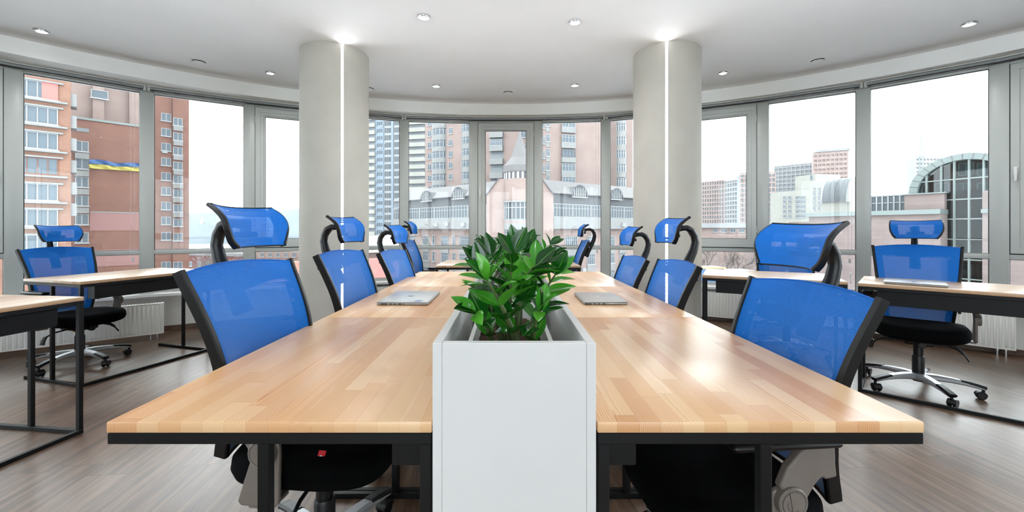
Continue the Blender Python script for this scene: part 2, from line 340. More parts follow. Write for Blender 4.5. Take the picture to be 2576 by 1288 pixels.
M['street'] = noise_col(mat('bounce_street', (186,187,190), 0.9), (186,187,190), (10,10,10), 0.1)  # kept pale so the ground bounces sky light up to the ceiling
M['hill'] = noise_col(mat('wooded_hill', (120,134,142), 1.0), (120,134,142), (12,10,10), 0.02)
M['bark'] = noise_col(mat('bare_bark', (96,84,78), 0.9), (96,84,78), (10,10,10), 3)
M['barkpale'] = noise_col(mat('frosted_bark', (178,170,166), 0.9), (178,170,166), (10,10,10), 3)
M['flagblue'] = mat('flag_blue', (48,110,180), 0.7); M['flagyellow'] = mat('flag_yellow', (236,220,100), 0.7)
M['kioskblue'] = mat('kiosk_blue', (70,130,190), 0.5); M['kioskorange'] = mat('kiosk_roof', (236,186,110), 0.5)
M['vault'] = noise_col(mat('standing_seam_metal', (112,118,122), 0.45, 0.3), (112,118,122), (8,8,8), 2)

def darker(m, k):
    """scales outdoor colours down so the bright exposure does not bleach them"""
    for n in m.node_tree.nodes:
        if n.type == 'VALTORGB' and n.color_ramp.elements[0].color[0] > 0.0 and not (m.name.startswith(('orange_b','brown_b','pink_b','red_b','pink_g'))):
            for e in n.color_ramp.elements: e.color = tuple(c*k for c in e.color[:3])+(1,)
        if n.type == 'TEX_BRICK':
            for a in ('Color1','Color2','Mortar'): n.inputs[a].default_value = tuple(c*k for c in n.inputs[a].default_value[:3])+(1,)
        if n.type == 'BSDF_PRINCIPLED': n.inputs['Base Color'].default_value = tuple(c*k for c in n.inputs['Base Color'].default_value[:3])+(1,)
for k_ in ('brick_orange','brick_brown','brick_pink','brick_red','granite','coping','concrete','cream','palewhite','paleblue','winframe','roof','roofdark','glassblue','shade','hill','bark','barkpale','flagblue','flagyellow','kioskblue','kioskorange','vault'): darker(M[k_], OUT*(0.78 if k_ in ('concrete','winframe','palewhite','cream','coping','paleblue') else 1))
# ---------------------------------------------------------------- room shell
C0 = Vector((-0.03, -0.10))
VIS = [(-4.62,3.90),(-3.92,4.53),(-3.11,5.015),(-2.25,5.40),(-1.42,5.70),(-0.48,5.80),(0.42,5.79),(1.33,5.69),(2.20,5.34),(3.01,4.93),(3.77,4.43),(4.46,3.79)]
def ring(r, deg): a = math.radians(deg); return (C0.x+r*math.sin(a), C0.y+r*math.cos(a))
LEFT = [ring(6.05, -(48.9+9*k)) for k in range(7, 0, -1)]; RIGHT = [ring(5.95, 49.1+9*k) for k in range(1, 8)]
MV = LEFT + VIS + RIGHT; I0 = len(LEFT)              # mullion vertices from back left round to back right
YB = -3.6
def offset(pts, d):                                 # away from the room by d
    return [((Vector(p)-C0).normalized()*((Vector(p)-C0).length+d)+C0)[:] for p in pts]
foot = offset(MV, 0.22); foot = [(foot[0][0], YB-0.1)] + foot + [(foot[-1][0], YB-0.1)]
o = MB(); o.prism(foot, -0.12, 0.0); tag(o.build('floor', M['floor'], smooth=None), kind='structure')
o = MB(); o.prism(foot, 2.80, 3.0); tag(o.build('ceiling', M['ceiling'], smooth=None), kind='structure')
def strip(pa, pb, z0, z1):                          # solid between two polylines
    o = MB(); n = len(pa); vv = []
    for a, b in zip(pa, pb): vv += [(a[0],a[1],z0),(b[0],b[1],z0),(b[0],b[1],z1),(a[0],a[1],z1)]
    fs = [(0,1,2,3), (4*n-1,4*n-2,4*n-3,4*n-4)]
    for i in range(n-1):
        for k in range(4): j = (k+1) % 4; fs.append((4*i+k, 4*i+4+k, 4*i+4+j, 4*i+j))
    return o.add(vv, fs)
tag(strip(MV, offset(MV, 0.2), 0.0, 0.44).build('wall_front', M['wall'], smooth=None), kind='structure')
tag(strip(offset(MV,-0.14), offset(MV,0.01), 0.400, 0.428).build('window_sill', M['sill'], smooth=None), kind='structure')
tag(strip(offset(MV,-0.018), offset(MV,0.0), 0.0, 0.055).build('baseboard_front', M['baseboard'], smooth=None), kind='structure')
tag(strip(offset(MV,0.0), offset(MV,0.2), 2.66, 2.80).build('wall_lintel', M['wall'], smooth=None), kind='structure')
arc_i = [ring(5.70, a) for a in range(-112, 113, 2)]; arc_o = [ring(6.20, a) for a in range(-112, 113, 2)]
tag(strip(arc_i, arc_o, 2.655, 2.80).build('ceiling_bulkhead', M['bulkhead'], smooth=30), kind='structure')
xl, xr = MV[0][0], MV[-1][0]
tag(MB().box(xl-0.2, xl, YB, MV[0][1], 0, 2.8).build('wall_left', M['wall'], smooth=None), kind='structure')
tag(MB().box(xr, xr+0.2, YB, MV[-1][1], 0, 2.8).build('wall_right', M['wall'], smooth=None), kind='structure')
o = MB(); o.box(xl-0.2, xr+0.2, YB-0.15, YB, 0, 0.44); o.box(xl-0.2, xr+0.2, YB-0.15, YB, 2.66, 2.8); o.box(xl-0.2, -1.9, YB-0.15, YB, 0.44, 2.66); o.box(1.9, xr+0.2, YB-0.15, YB, 0.44, 2.66)
tag(o.build('wall_back', M['wall'], smooth=None), kind='structure')
for i, p in enumerate(MV):                          # posts between the windows
    d = (Vector(p)-C0).normalized(); o = MB(); o.rbox(-0.06, 0.06, -0.02, 0.10, 0.428, 2.66, 0.006)
    q = o.build('trim_%d' % (i+1), M['frame']); q.location = (p[0], p[1], 0); q.rotation_euler = (0,0,math.atan2(d.y, d.x)-PI/2); tag(q, kind='structure')
def window(n, A, B, casement=None):
    A, B = Vector(A), Vector(B); w_ = (B-A).length; t = empty('window_%d' % n, (A.x, A.y, 0), math.atan2(B.y-A.y, B.x-A.x), kind='structure')
    x0, x1 = 0.058, w_-0.058
    f = MB(); f.rbox(x0, x1, 0, 0.07, 2.598, 2.66, 0.004); f.rbox(x0, x1, -0.008, 0.07, 0.85, 0.895, 0.004); f.rbox(x0, x1, 0, 0.07, 0.43, 0.462, 0.004)
    f.build('window_frame', M['frame'], t)
    g = MB(); zz = [(0.462, 0.85)] + ([] if casement else [(0.895, 2.598)])
    for a, b in zz:
        s = 0.005
        for bx in ((x0,x1,a,a+s),(x0,x1,b-s,b),(x0,x0+s,a+s,b-s),(x1-s,x1,a+s,b-s)): g.box(bx[0],bx[1],0.02,0.036,bx[2],bx[3])
    g.build('gasket', M['gasket'], t)
    MB().box(x0, x1, 0.026, 0.030, 0.462, 0.85).build('lower_pane', M['glass'], t, None)
    if not casement: MB().box(x0, x1, 0.026, 0.030, 0.895, 2.598).build('upper_pane', M['glass'], t, None)
    else:
        a, b, c, d = x0+0.008, x1-0.008, 0.905, 2.590
        gk = MB()
        for bx in ((a-0.008,b+0.008,c-0.01,c),(a-0.008,b+0.008,d,d+0.009),(a-0.008,a,c,d),(b,b+0.008,c,d)): gk.box(bx[0],bx[1],0.002,0.05,bx[2],bx[3])
        gk.build('sash_seal', M['gasket'], t)
        s = MB()
        for k, (i0, i1, y0) in enumerate(((0, 0.052, -0.022), (0.052, 0.085, -0.010), (0.085, 0.100, 0.006))):   # stepped profile
            for bx in ((a+i0,b-i0,c+i0,c+i1),(a+i0,b-i0,d-i1,d-i0),(a+i0,a+i1,c+i1,d-i1),(b-i1,b-i0,c+i1,d-i1)): s.box(bx[0],bx[1],y0,0.05,bx[2],bx[3])
        so = s.build('sash', M['frame'], t, None)
        k = 0.100; gl = MB()
        for bx in ((a+k,b-k,c+k,c+k+.005),(a+k,b-k,d-k-.005,d-k),(a+k,a+k+.005,c+k,d-k),(b-k-.005,b-k,c+k,d-k)): gl.box(bx[0],bx[1],0.008,0.03,bx[2],bx[3])
        gl.build('gasket', M['gasket'], so)
        MB().box(a+k, b-k, 0.018, 0.022, c+k, d-k).build('pane', M['glass'], so, None)
        hx = a+0.03 if casement == 'handle_left' else b-0.03; jx = b+0.004 if casement == 'handle_left' else a-0.004
        h = MB(); h.rbox(hx-0.014, hx+0.014, -0.032, -0.022, 1.60, 1.675, 0.004); h.cyl(0.008, 0, 0.03, 10); h.rbox(hx-0.010, hx+0.010, -0.062, -0.046, 1.545, 1.66, 0.005); h.box(hx-0.008, hx+0.008, -0.05, -0.03, 1.632, 1.65)
        h.v = h.v; h.build('window_handle', M['sill'], t)
        for z in (1.08, 2.40):
            hg = MB(); hg.lathe([(0,z),(0.008,z),(0.008,z+0.075),(0,z+0.075)], 10, (jx, -0.022, 0)); hg.build('hinge', M['frame'], t)
    return t
cas = {I0-1: 'handle_right', I0+2: 'handle_right', I0+5: 'handle_left', I0+8: 'handle_left', I0+11: 'handle_left'}
for i in range(len(MV)-1): window(i+1, MV[i], MV[i+1], cas.get(i, 'handle_left' if (i < I0-1 and (I0-1-i) % 3 == 0) or (i > I0+11 and (i-I0-11) % 3 == 0) else None))
nb = 4; wb = 3.8/nb
for i in range(nb):                                 # unseen window row added behind the camera for fill light
    window(len(MV)+i, (1.9-wb*i, YB), (1.9-wb*(i+1), YB), 'handle_left' if i % 4 == 2 else None)
# ---------------------------------------------------------------- columns with light slots
def column(cx, cy_, r, u_led, label):
    t = empty('column', (cx, cy_, 0), 0, label, 'column', kind='structure')
    dx = (u_led-UC)/F; a = dx*dx+1; b = -2*(dx*cx+cy_); c = cx*cx+cy_*cy_-r*r; y = (-b-math.sqrt(b*b-4*a*c))/(2*a); th = math.atan2(y-cy_, dx*y-cx)
    hw = 0.0105/r; o = MB(); n = 72
    o.lathe([(r, 0.0), (r, 2.80)], n, (0,0,0), 2*PI-2*hw, th+hw)
    for sgn in (-1, 1):                              # slot cheeks
        aa = th+sgn*hw; x1, y1 = r*math.cos(aa), r*math.sin(aa); x2, y2 = x1-0.012*math.cos(th), y1-0.012*math.sin(th)
        o.add([(x1,y1,0),(x2,y2,0),(x2,y2,2.8),(x1,y1,2.8)], [(0,1,2,3)])
    o.build('shaft', M['column'], t, 30)
    s = MB(); s.M = Matrix.Rotation(th, 4, 'Z'); s.box(r-0.016, r-0.008, -0.0098, 0.0098, 0.05, 2.798); s.build('led_strip', M['led'], t, None)
column(-1.672, 4.033, 0.311, 861, 'round white column with glowing vertical light slot, left of the plants')
column(1.523, 4.012, 0.307, 1677, 'round white column with glowing vertical light slot, right of the plants')
# ---------------------------------------------------------------- ceiling fittings
lens_m = None
def downlight(x, y, label, n=0):
    t = empty('ceiling_light', (x, y, 2.80), 0, label, 'ceiling light', 'round recessed downlights')
    MB().lathe([(0.030,-0.004),(0.034,-0.012),(0.045,-0.010),(0.048,-0.004),(0.048,0.0)], 32).build('rim', M['chrome'], t)
    MB().lathe([(0.0,-0.0075),(0.012,-0.0075),(0.028,-0.005),(0.0315,0.0)], 28).build('lens', M['lamp'], t)
    ld = bpy.data.lights.new('downlight', 'SPOT'); ld.energy = LAMP_W; ld.spot_size = math.radians(150); ld.spot_blend = 1.0; ld.shadow_soft_size = 0.03; ld.color = (0.95, 0.97, 1.0)
    l = bpy.data.objects.new('light_source', ld); C.objects.link(l); l.location = (0,0,-0.02); l.parent = t
for x, y, lab in ((-3.95,3.53,'round recessed downlight above the tall left window, leftmost of all'), (-0.667,3.30,'large near downlight left of centre on the white ceiling'),
                  (0.541,3.38,'large near downlight right of centre on the white ceiling'), (3.77,3.41,'round recessed downlight in the upper right corner, rightmost of all'),
                  (-2.55,4.477,'small downlight just left of the left column'), (-0.842,4.886,'small far downlight between the columns, nearer the left column'),
                  (0.777,4.86,'small far downlight between the columns, nearer the right column'), (2.306,4.477,'small downlight just right of the right column')):
    downlight(x, y, lab)
for x, y in ((-3.9,0.6),(-1.3,0.8),(1.3,0.8),(3.9,0.6),(-3.6,-1.6),(-1.2,-1.6),(1.2,-1.6),(3.6,-1.6)):  # unseen downlights added to brighten the room
    downlight(x, y, 'added unseen downlight in the ceiling behind and beside the camera')
def vent(x, y, label):
    t = empty('air_vent', (x, y, 2.80), 0, label, 'air vent', 'round white ceiling vents')
    MB().lathe([(0.056,-0.003),(0.066,-0.008),(0.074,-0.004),(0.075,0.0)], 36).build('outer_ring', M['ceiling'], t)
    MB().lathe([(0.0,-0.001),(0.058,-0.001)], 36).build('throat', M['dark'], t)
    MB().lathe([(0.0,-0.020),(0.044,-0.020),(0.052,-0.016),(0.052,-0.012),(0.0,-0.012)], 36).build('centre_disc', M['ceiling'], t)
vent(-3.09, 4.17, 'round white ceiling vent with dark crescent, left of the left column')
vent(0.0, 5.11, 'round white ceiling vent near the centre window')
vent(3.07, 4.14, 'round white ceiling vent above the right windows')
vent(-1.66, 4.97, 'ceiling vent half hidden behind the left column')
# ---------------------------------------------------------------- roller blinds
def blind(i0, i1, label, cords):
    t = empty('roller_blind', (0,0,0), 0, label, 'roller blind', 'rolled up grey blinds above the windows')
    pts = offset([MV[i] for i in range(i0, i1+1)], -0.085); P = [Vector(p) for p in pts]
    a, b = P[0], P[-1]; e0 = P[0]+(P[1]-P[0]).normalized()*0.02; e1 = P[-1]+(P[-2]-P[-1]).normalized()*0.02; P[0], P[-1] = e0, e1
    o = MB(); o.bar([(p.x, p.y, 2.650) for p in P], 0.05, 0.009, (0,0,1)); o.build('head_rail', M['rail'], t)
    o = MB(); o.tube([(p.x, p.y, 2.632) for p in P], 0.0155, 14, up=(0,0,1)); o.build('rolled_fabric', M['blind'], t)
    o = MB(); o.bar([(p.x, p.y, 2.612) for p in P], 0.02, 0.008, (0,0,1)); o.build('bottom_bar', M['plastic'], t)
    for e in (P[0], P[-1]):
        o = MB(); o.M = Matrix.Translation((e.x, e.y, 0)); o.rbox(-0.012, 0.012, -0.012, 0.012, 2.600, 2.655, 0.003); o.build('end_bracket', M['rail'], t)
    for u, zb in cords:
        k = min(range(len(P)), key=lambda j: abs(P[j].x/P[j].y-(u-UC)/F)); q = P[k]; nb = P[k-1] if (k == len(P)-1 or (k > 0 and u-UC < P[k].x/P[k].y*F)) else P[k+1]
        dd = (nb-q).normalized()
        for off in (0.075, 0.105):
            c = q + dd*off - (q-C0).normalized()*0.02
            o = MB(); o.tube([(c.x, c.y, 2.60), (c.x, c.y, zb+0.05)], 0.0012, 6); co = o.build('pull_cord', M['rail'], t)
        c = q + dd*0.09 - (q-C0).normalized()*0.02; o = MB(); o.lathe([(0,zb),(0.009,zb+0.006),(0.011,zb+0.03),(0.004,zb+0.055),(0,zb+0.056)], 12, (c.x, c.y, 0)); o.build('cord_weight', M['rail'], t)
blind(I0-5, I0+1, 'grey rolled blind above the left brick building, with hanging cords at its right end', [(345, 0.78)])
blind(I0+1, I0+4, 'grey rolled blind running behind the left column', [])
blind(I0+4, I0+7, 'grey rolled blind above the centre windows and the turret view', [(1515, 0.80)])
blind(I0+7, I0+10, 'grey rolled blind from the right column to the right post, with hanging cords', [(2150, 0.76)])
blind(I0+10, I0+16, 'grey rolled blind in the upper right corner', [])
# ---------------------------------------------------------------- radiators
def radiator(a, b, label):
    a, b = Vector(a), Vector(b); ln = (b-a).length; t = empty('radiator', (a.x, a.y, 0), math.atan2(b.y-a.y, b.x-a.x), label, 'radiator', 'white panel radiators under the sill')
    o = MB(); n = int(ln/0.0333); pw = ln/n; pts = []
    prof = [(0.0,0.0),(0.18,0.0),(0.28,-0.007),(0.72,-0.007),(0.82,0.0)]
    xs = [(k*pw+f*pw, y) for k in range(n) for f, y in prof] + [(ln, 0.0)]
    for z0, z1, fl in ((0.09,0.345,1),):
        vv = [(x, y, z) for z, sc_ in ((0.075,0),(0.092,1),(0.335,1),(0.352,0)) for x, y in [(x, y*sc_) for x, y in xs]]; m = len(xs); fs = []
        for r in range(3):
            for i in range(m-1): fs.append((r*m+i, r*m+i+1, (r+1)*m+i+1, (r+1)*m+i))
        o.add(vv, fs)
    o.box(0, ln, 0, 0.004, 0.060, 0.076); o.box(0, ln, 0, 0.004, 0.351, 0.362); o.build('front_panel', M['radiator'], t, 30)
    g = MB(); g.box(-0.003, ln+0.003, -0.001, 0.065, 0.362, 0.368); g.box(-0.004, 0.0, 0, 0.065, 0.062, 0.366); g.box(ln, ln+0.004, 0, 0.065, 0.062, 0.366); g.box(0, ln, 0.055, 0.062, 0.07, 0.36); g.build('casing', M['radiator'], t, None)
    gr = MB()
    for k in range(int(ln/0.02)): gr.box(0.008+k*0.02, 0.014+k*0.02, 0.010, 0.055, 0.3682, 0.3688)
    gr.build('top_grille', M['dark'], t, None)
    for x in (ln-0.05, ln-0.10):
        p = MB(); p.cyl(0.008, 0.0, 0.065, 10, (x, 0.035)); p.lathe([(0.0,0.045),(0.014,0.045),(0.014,0.062),(0,0.062)], 10, (x, 0.035, 0)); p.build('valve', M['chrome'], t)
def wallpt(i, f, d):
    a = Vector(MV[i]); b = Vector(MV[i+1]); p = a+(b-a)*f; return ((p-C0).normalized()*((p-C0).length-d)+C0)
radiator(wallpt(I0-1,-0.0,0.11), PZ(411, 838, 0.06)[:2], 'long white radiator under the left window, behind the left desk')
a = wallpt(I0+8, 0.12, 0.12); b = wallpt(I0+9, 0.15, 0.12); radiator(a, b, 'white radiator right of the right column, behind the right desk')
a = wallpt(I0+9, 0.95, 0.14); b = wallpt(I0+11, 0.1, 0.12); radiator(a, b, 'long white radiator at the right edge, behind the rightmost chair')
a = wallpt(I0+3, 0.1, 0.13); b = wallpt(I0+3, 0.9, 0.13); radiator(a, b, 'white radiator seen low between the left chairs')
# ---------------------------------------------------------------- desks
TT, TZ = 0.022, 0.75                                # top thickness, top height
def make_desk(name, x0, x1, ln, inner, pine, label, tray=True, legs=(1, 1)):
    """local: y along the long side from 0 to ln; x from x0 to x1; inner = the x of the side that carries the legs"""
    t = empty(name); tag(t, label, 'desk')
    MB().rbox(x0, x1, 0.001, ln-0.001, TZ-TT, TZ, 0.003, 2).build('tabletop', pine, t)
    s = 1 if inner == x0 else -1; b = 0.022; zt = TZ-TT; f = MB(); g = MB()
    xa, xb = (x0+0.001, x1-0.001)
    def X(d, w=b): p = inner+s*d; q = inner+s*(d+w); return min(p,q), max(p,q)
    for e, y in ((0, 0.002), (1, ln-0.002-b)):
        f.rbox(xa, xb, y, y+b, zt-b, zt-0.0005, 0.0015, 1)                               # top cross bar
        g.rbox(xa, xb, y, y+b, 0.0, b, 0.0015, 1)                                            # floor bar
    for d in (0.002, 0.6):
        p = X(d) if d < 0.5 else ((xb-b, xb) if s > 0 else (xa, xa+b)); f.rbox(p[0], p[1], 0.024, ln-0.024, zt-b, zt-0.0005, 0.0015, 1)
    p = X(0.002); g.rbox(p[0], p[1], 0.024, ln-0.024, 0.0, b, 0.0015, 1)
    f.build('top_frame', M['steel'], t); g.build('floor_frame', M['steel'], t)
    for y in (0.002, ln-0.002-b):
        for d in (0.002, 0.315):
            p = X(d); lg = MB(); lg.rbox(p[0], p[1], y, y+b, b, zt-b, 0.0015, 1); lg.build('leg', M['steel'], t)
    if tray:
        p = X(0.03, 0.075); q = MB(); q.rbox(p[0], p[1], 0.10, ln-0.10, zt-0.118, zt-0.001, 0.002, 1); q.build('cable_tray', M['steel'], t)
    return t
SX = 0.37/485; D0 = F*SX; LN = 0.955
XLo, XLi = (265-UC)*SX, (1086.5-UC)*SX; XRi, XRo = (1503-UC)*SX, (2328-UC)*SX
names = ('nearest', 'middle', 'far')
for k in range(3):
    d = make_desk('desk', XLo, XLi, LN, XLi, M['pine'], '%s pine topped desk in the left half of the long central bench' % names[k]); d.location = (0, D0+k*LN, 0); d['group'] = 'desks of the central bench'
    d = make_desk('desk', XRi, XRo, LN, XRi, M['pine'], '%s pine topped desk in the right half of the long central bench' % names[k]); d.location = (0, D0+k*LN, 0); d['group'] = 'desks of the central bench'
d = make_desk('desk', -0.742, 0.742, 0.80, -0.742, M['pine_grey'], 'far pine desk standing across, behind the plants before the centre window', tray=False); d.location = (0, 4.27, 0)
def desk_at(p, q, dep, label, name='desk', pine=None):
    """p -> q is the long inner side, the desk extends to the left of p->q"""
    p, q = Vector(p), Vector(q); t = make_desk(name, -dep, 0, (q-p).length, 0, pine or M['pine_grey'], label); t.location = (p.x, p.y, 0); t.rotation_euler = (0,0,math.atan2(q.y-p.y, q.x-p.x)-PI/2); return t
desk_at((-2.335-0.13*0.96, 2.30-0.99*0.96), (-2.335, 2.30), 0.62, 'near left desk cut by the left edge of the photo')
desk_at((-3.02, 2.945), (-3.02+0.955*math.sin(math.radians(16.5)), 2.945+0.955*math.cos(math.radians(16.5))), 0.64, 'second left desk, by the radiator, with a chair behind it')
pc, qc = Vector((2.400, 2.945)), Vector((1.575, 3.39)); 
def desk_m(p, q, dep, label):                       # extends to the right of p->q
    p, q = Vector(p), Vector(q); t = make_desk('desk', 0, dep, (q-p).length, 0, M['pine_grey'], label); t.location = (p.x, p.y, 0); t.rotation_euler = (0,0,math.atan2(q.y-p.y, q.x-p.x)-PI/2); return t
desk_m(pc, qc, 0.60, 'right desk next to the right column, behind the right bench chairs')
desk_m((3.105, 2.225), (2.415, 2.885), 0.60, 'rightmost desk carrying a closed silver laptop')
# thin metal end plate between the two right desks
o = MB(); o.box(-0.0015, 0.0015, 0.0, 0.09, -0.03, 0.045); e = o.build('metal_plate', M['alu'], None, None); e.location = (2.407, 2.93, 0.765); e.rotation_euler = (0,0,math.radians(-38)); tag(e, 'small thin metal plate between the two right desks', 'metal plate')
# ---------------------------------------------------------------- planter box
PX0, PX1 = (1087.5-UC)*SX, (1500-UC)*SX; PY0, PY1, PZT = D0-0.001, D0+3*LN, HC-286*SX; th = 0.0185
t = empty('planter_box', (0,0,0), 0, 'long white planter box standing between the two rows of bench desks', 'planter')
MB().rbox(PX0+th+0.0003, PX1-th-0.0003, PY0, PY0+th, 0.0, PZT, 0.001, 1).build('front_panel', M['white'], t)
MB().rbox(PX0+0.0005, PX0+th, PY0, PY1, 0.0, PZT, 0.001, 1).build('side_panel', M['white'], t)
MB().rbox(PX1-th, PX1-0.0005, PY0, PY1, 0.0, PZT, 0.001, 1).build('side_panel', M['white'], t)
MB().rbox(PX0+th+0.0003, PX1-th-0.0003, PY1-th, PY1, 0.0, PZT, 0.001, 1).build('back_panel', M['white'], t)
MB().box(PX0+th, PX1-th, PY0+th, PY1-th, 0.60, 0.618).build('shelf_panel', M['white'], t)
# ---------------------------------------------------------------- plants
def leaf_fn(lw, ll, curl, fold):
    prof = [0.08, 0.56, 0.88, 1.0, 0.94, 0.74, 0.42, 0.0]
    def fn(a, b):
        k = b*7; i = min(6, int(k)); w_ = (prof[i]*(1-(k-i))+prof[i+1]*(k-i))*lw; x = (a-0.5)*2
        return (x*w_, b*ll*(1-0.12*abs(curl)*b), -curl*ll*b*b*0.5+fold*abs(x)*w_*0.8)
    return fn
def add_leaf(mb, pos, dirv, up, ll, lw, curl, fold):
    y = Vector(dirv).normalized(); x = y.cross(Vector(up)); x = x.normalized() if x.length > 1e-4 else Vector((1,0,0)); z = x.cross(y)
    m = Matrix((x, y, z)).transposed().to_4x4(); m.translation = Vector(pos); mb.M = m
    mb.sheet(leaf_fn(lw, ll, curl, fold), 4, 7, uvs=lambda a, b: (a, b))
rp_ = random.Random(11)
def plant(px, py, pot_y0, pot_y1, stems, label, zs=0.815):
    t = empty('potted_plant', (0.012, (pot_y0+pot_y1)/2, 0.618), 0, label, 'potted plant', 'leafy plants in the white planter'); T = Vector(t.location)
    x0, x1 = -0.088, 0.100; p = MB(); yy0, yy1 = pot_y0-T.y, pot_y1-T.y; a, b = x0-T.x, x1-T.x; wl = 0.006; zt = 0.862-T.z
    # tapered trough
    def rect(g, z): return [(a-g+0.012*(1-z/zt), yy0+0.012*(1-z/zt)-g, z), (b+g-0.012*(1-z/zt), yy0+0.012*(1-z/zt)-g, z), (b+g-0.012*(1-z/zt), yy1+g, z), (a-g+0.012*(1-z/zt), yy1+g, z)]
    rings = [rect(0,0), rect(0,zt-0.02), rect(0.004,zt-0.018), rect(0.004,zt), rect(-wl,zt), rect(-wl,0.01)]
    vv = [q for r in rings for q in r]; fs = [(3,2,1,0)] + [(4*k+i, 4*k+(i+1)%4, 4*k+4+(i+1)%4, 4*k+4+i) for k in range(5) for i in range(4)]
    p.add(vv, fs); p.build('pot', M['sill'], t, None)
    s = MB(); s.sheet(lambda u, v: (a+wl+u*(b-a-2*wl), yy0+0.012+v*(yy1-yy0-0.012), zs-T.z+0.012*math.sin(u*9+v*5)*math.cos(v*23)+rp_.uniform(-0.004,0.004)), 20, 50); s.build('soil', M['soil'], t, 60)
    for base, ctl, tip, nl, l0, w0 in stems:
        B_, K, E = Vector(base)-T, Vector(ctl)-T, Vector(tip)-T
        pts = [(1-q)**2*B_+2*q*(1-q)*K+q*q*E for q in [i/12 for i in range(13)]]
        sm = MB(); sm.tube(pts, lambda i, t_: 0.0085*(1-t_)**1.2+0.0022, 8); so = sm.build('stem', M['stem'], t)
        lf = MB(); ph = rp_.uniform(0, PI)
        for j in range(nl):
            q = 0.30+0.68*j/(nl-1); P_ = (1-q)**2*B_+2*q*(1-q)*K+q*q*E; tg = (2*(1-q)*(K-B_)+2*q*(E-K)).normalized()
            side0 = tg.cross(Vector((0,0,1))); side0 = side0.normalized() if side0.length > 0.05 else Vector((1,0,0))
            rot = Matrix.Rotation(ph+0.25*j+rp_.uniform(-0.3,0.3), 3, tg); side = rot @ side0
            for sg in (1, -1):
                d = (side*sg*0.85+tg*rp_.uniform(0.45,0.85)+Vector((rp_.uniform(-.15,.15), rp_.uniform(-.15,.15), rp_.uniform(-.1,.2)))).normalized()
                nrm = (Vector((0,0,1))*0.8+tg*0.6-d*0.2+Vector((rp_.uniform(-.3,.3), rp_.uniform(-.5,.1), 0)))
                ln = l0*1.15*rp_.uniform(0.8,1.12)*(0.75+0.25*math.sin(PI*min(1, q*1.15))); add_leaf(lf, P_, d, nrm, ln, w0*ln/l0*0.44, rp_.uniform(0.1,0.45), rp_.uniform(0.25,0.6))
        for sg in (0.25, -0.25):
            add_leaf(lf, E, ((E-K).normalized()+Vector((sg, rp_.uniform(-.2,.2), 0))).normalized(), (0.2,-0.5,0.8), l0*0.85, w0*0.42, 0.1, 0.5)
        lf.build('leaves', M['leaf'], so, 60)
def S(u, v, Y): return tuple(PY(u, v, Y))
near = [ # base, control, tip, leaf pairs, leaf length, width
 ((0.030,0.97,0.815), S(1282,790,0.96), S(1224,704,0.93), 5, 0.082, 0.046),
 ((0.010,1.03,0.815), S(1272,740,1.02), S(1292,640,1.00), 8, 0.088, 0.048),
 ((0.055,0.96,0.815), S(1335,830,0.96), S(1358,782,0.92), 3, 0.080, 0.042),
 ((0.020,1.08,0.815), S(1300,700,1.07), S(1348,668,1.08), 7, 0.088, 0.046),
 ((-0.010,1.06,0.815), S(1240,760,1.06), S(1205,676,1.05), 7, 0.085, 0.046),
 ((-0.035,0.99,0.815), S(1232,800,0.97), S(1196,786,0.93), 3, 0.078, 0.044),
 ((0.055,1.12,0.815), S(1345,760,1.12), S(1398,690,1.12), 6, 0.086, 0.042),
 ((0.000,1.16,0.815), S(1262,700,1.15), S(1236,645,1.16), 7, 0.084, 0.044),
 ((0.030,1.20,0.815), S(1310,720,1.19), S(1322,632,1.20), 8, 0.086, 0.042)]
plant(0, 0, 0.86, 1.40, near, 'nearest leafy green plant with glossy leaves in the white planter')
for k, (y0, y1, lab) in enumerate(((1.46,2.00,'second leafy plant in the white planter, close behind the nearest'), (2.10,2.64,'third leafy plant along the white planter, mostly hidden'), (2.80,3.34,'farthest leafy plant in the white planter'))):
    st = []
    for j in range(9 if k < 2 else 8):
        bx = rp_.uniform(-0.04,0.06); by = rp_.uniform(y0+0.1,y1-0.1); tx = bx+rp_.uniform(-0.20,0.20)*(0.9 if k else 1)+0.03; ty = by+rp_.uniform(-0.15,0.15); tz = rp_.uniform(0.98,1.065)
        st.append(((bx,by,0.815), (bx*0.6+tx*0.4, by, 0.97), (tx,ty,tz), 8, rp_.uniform(0.075,0.09), rp_.uniform(0.034,0.042)))
    plant(0, 0, y0, y1, st, lab)
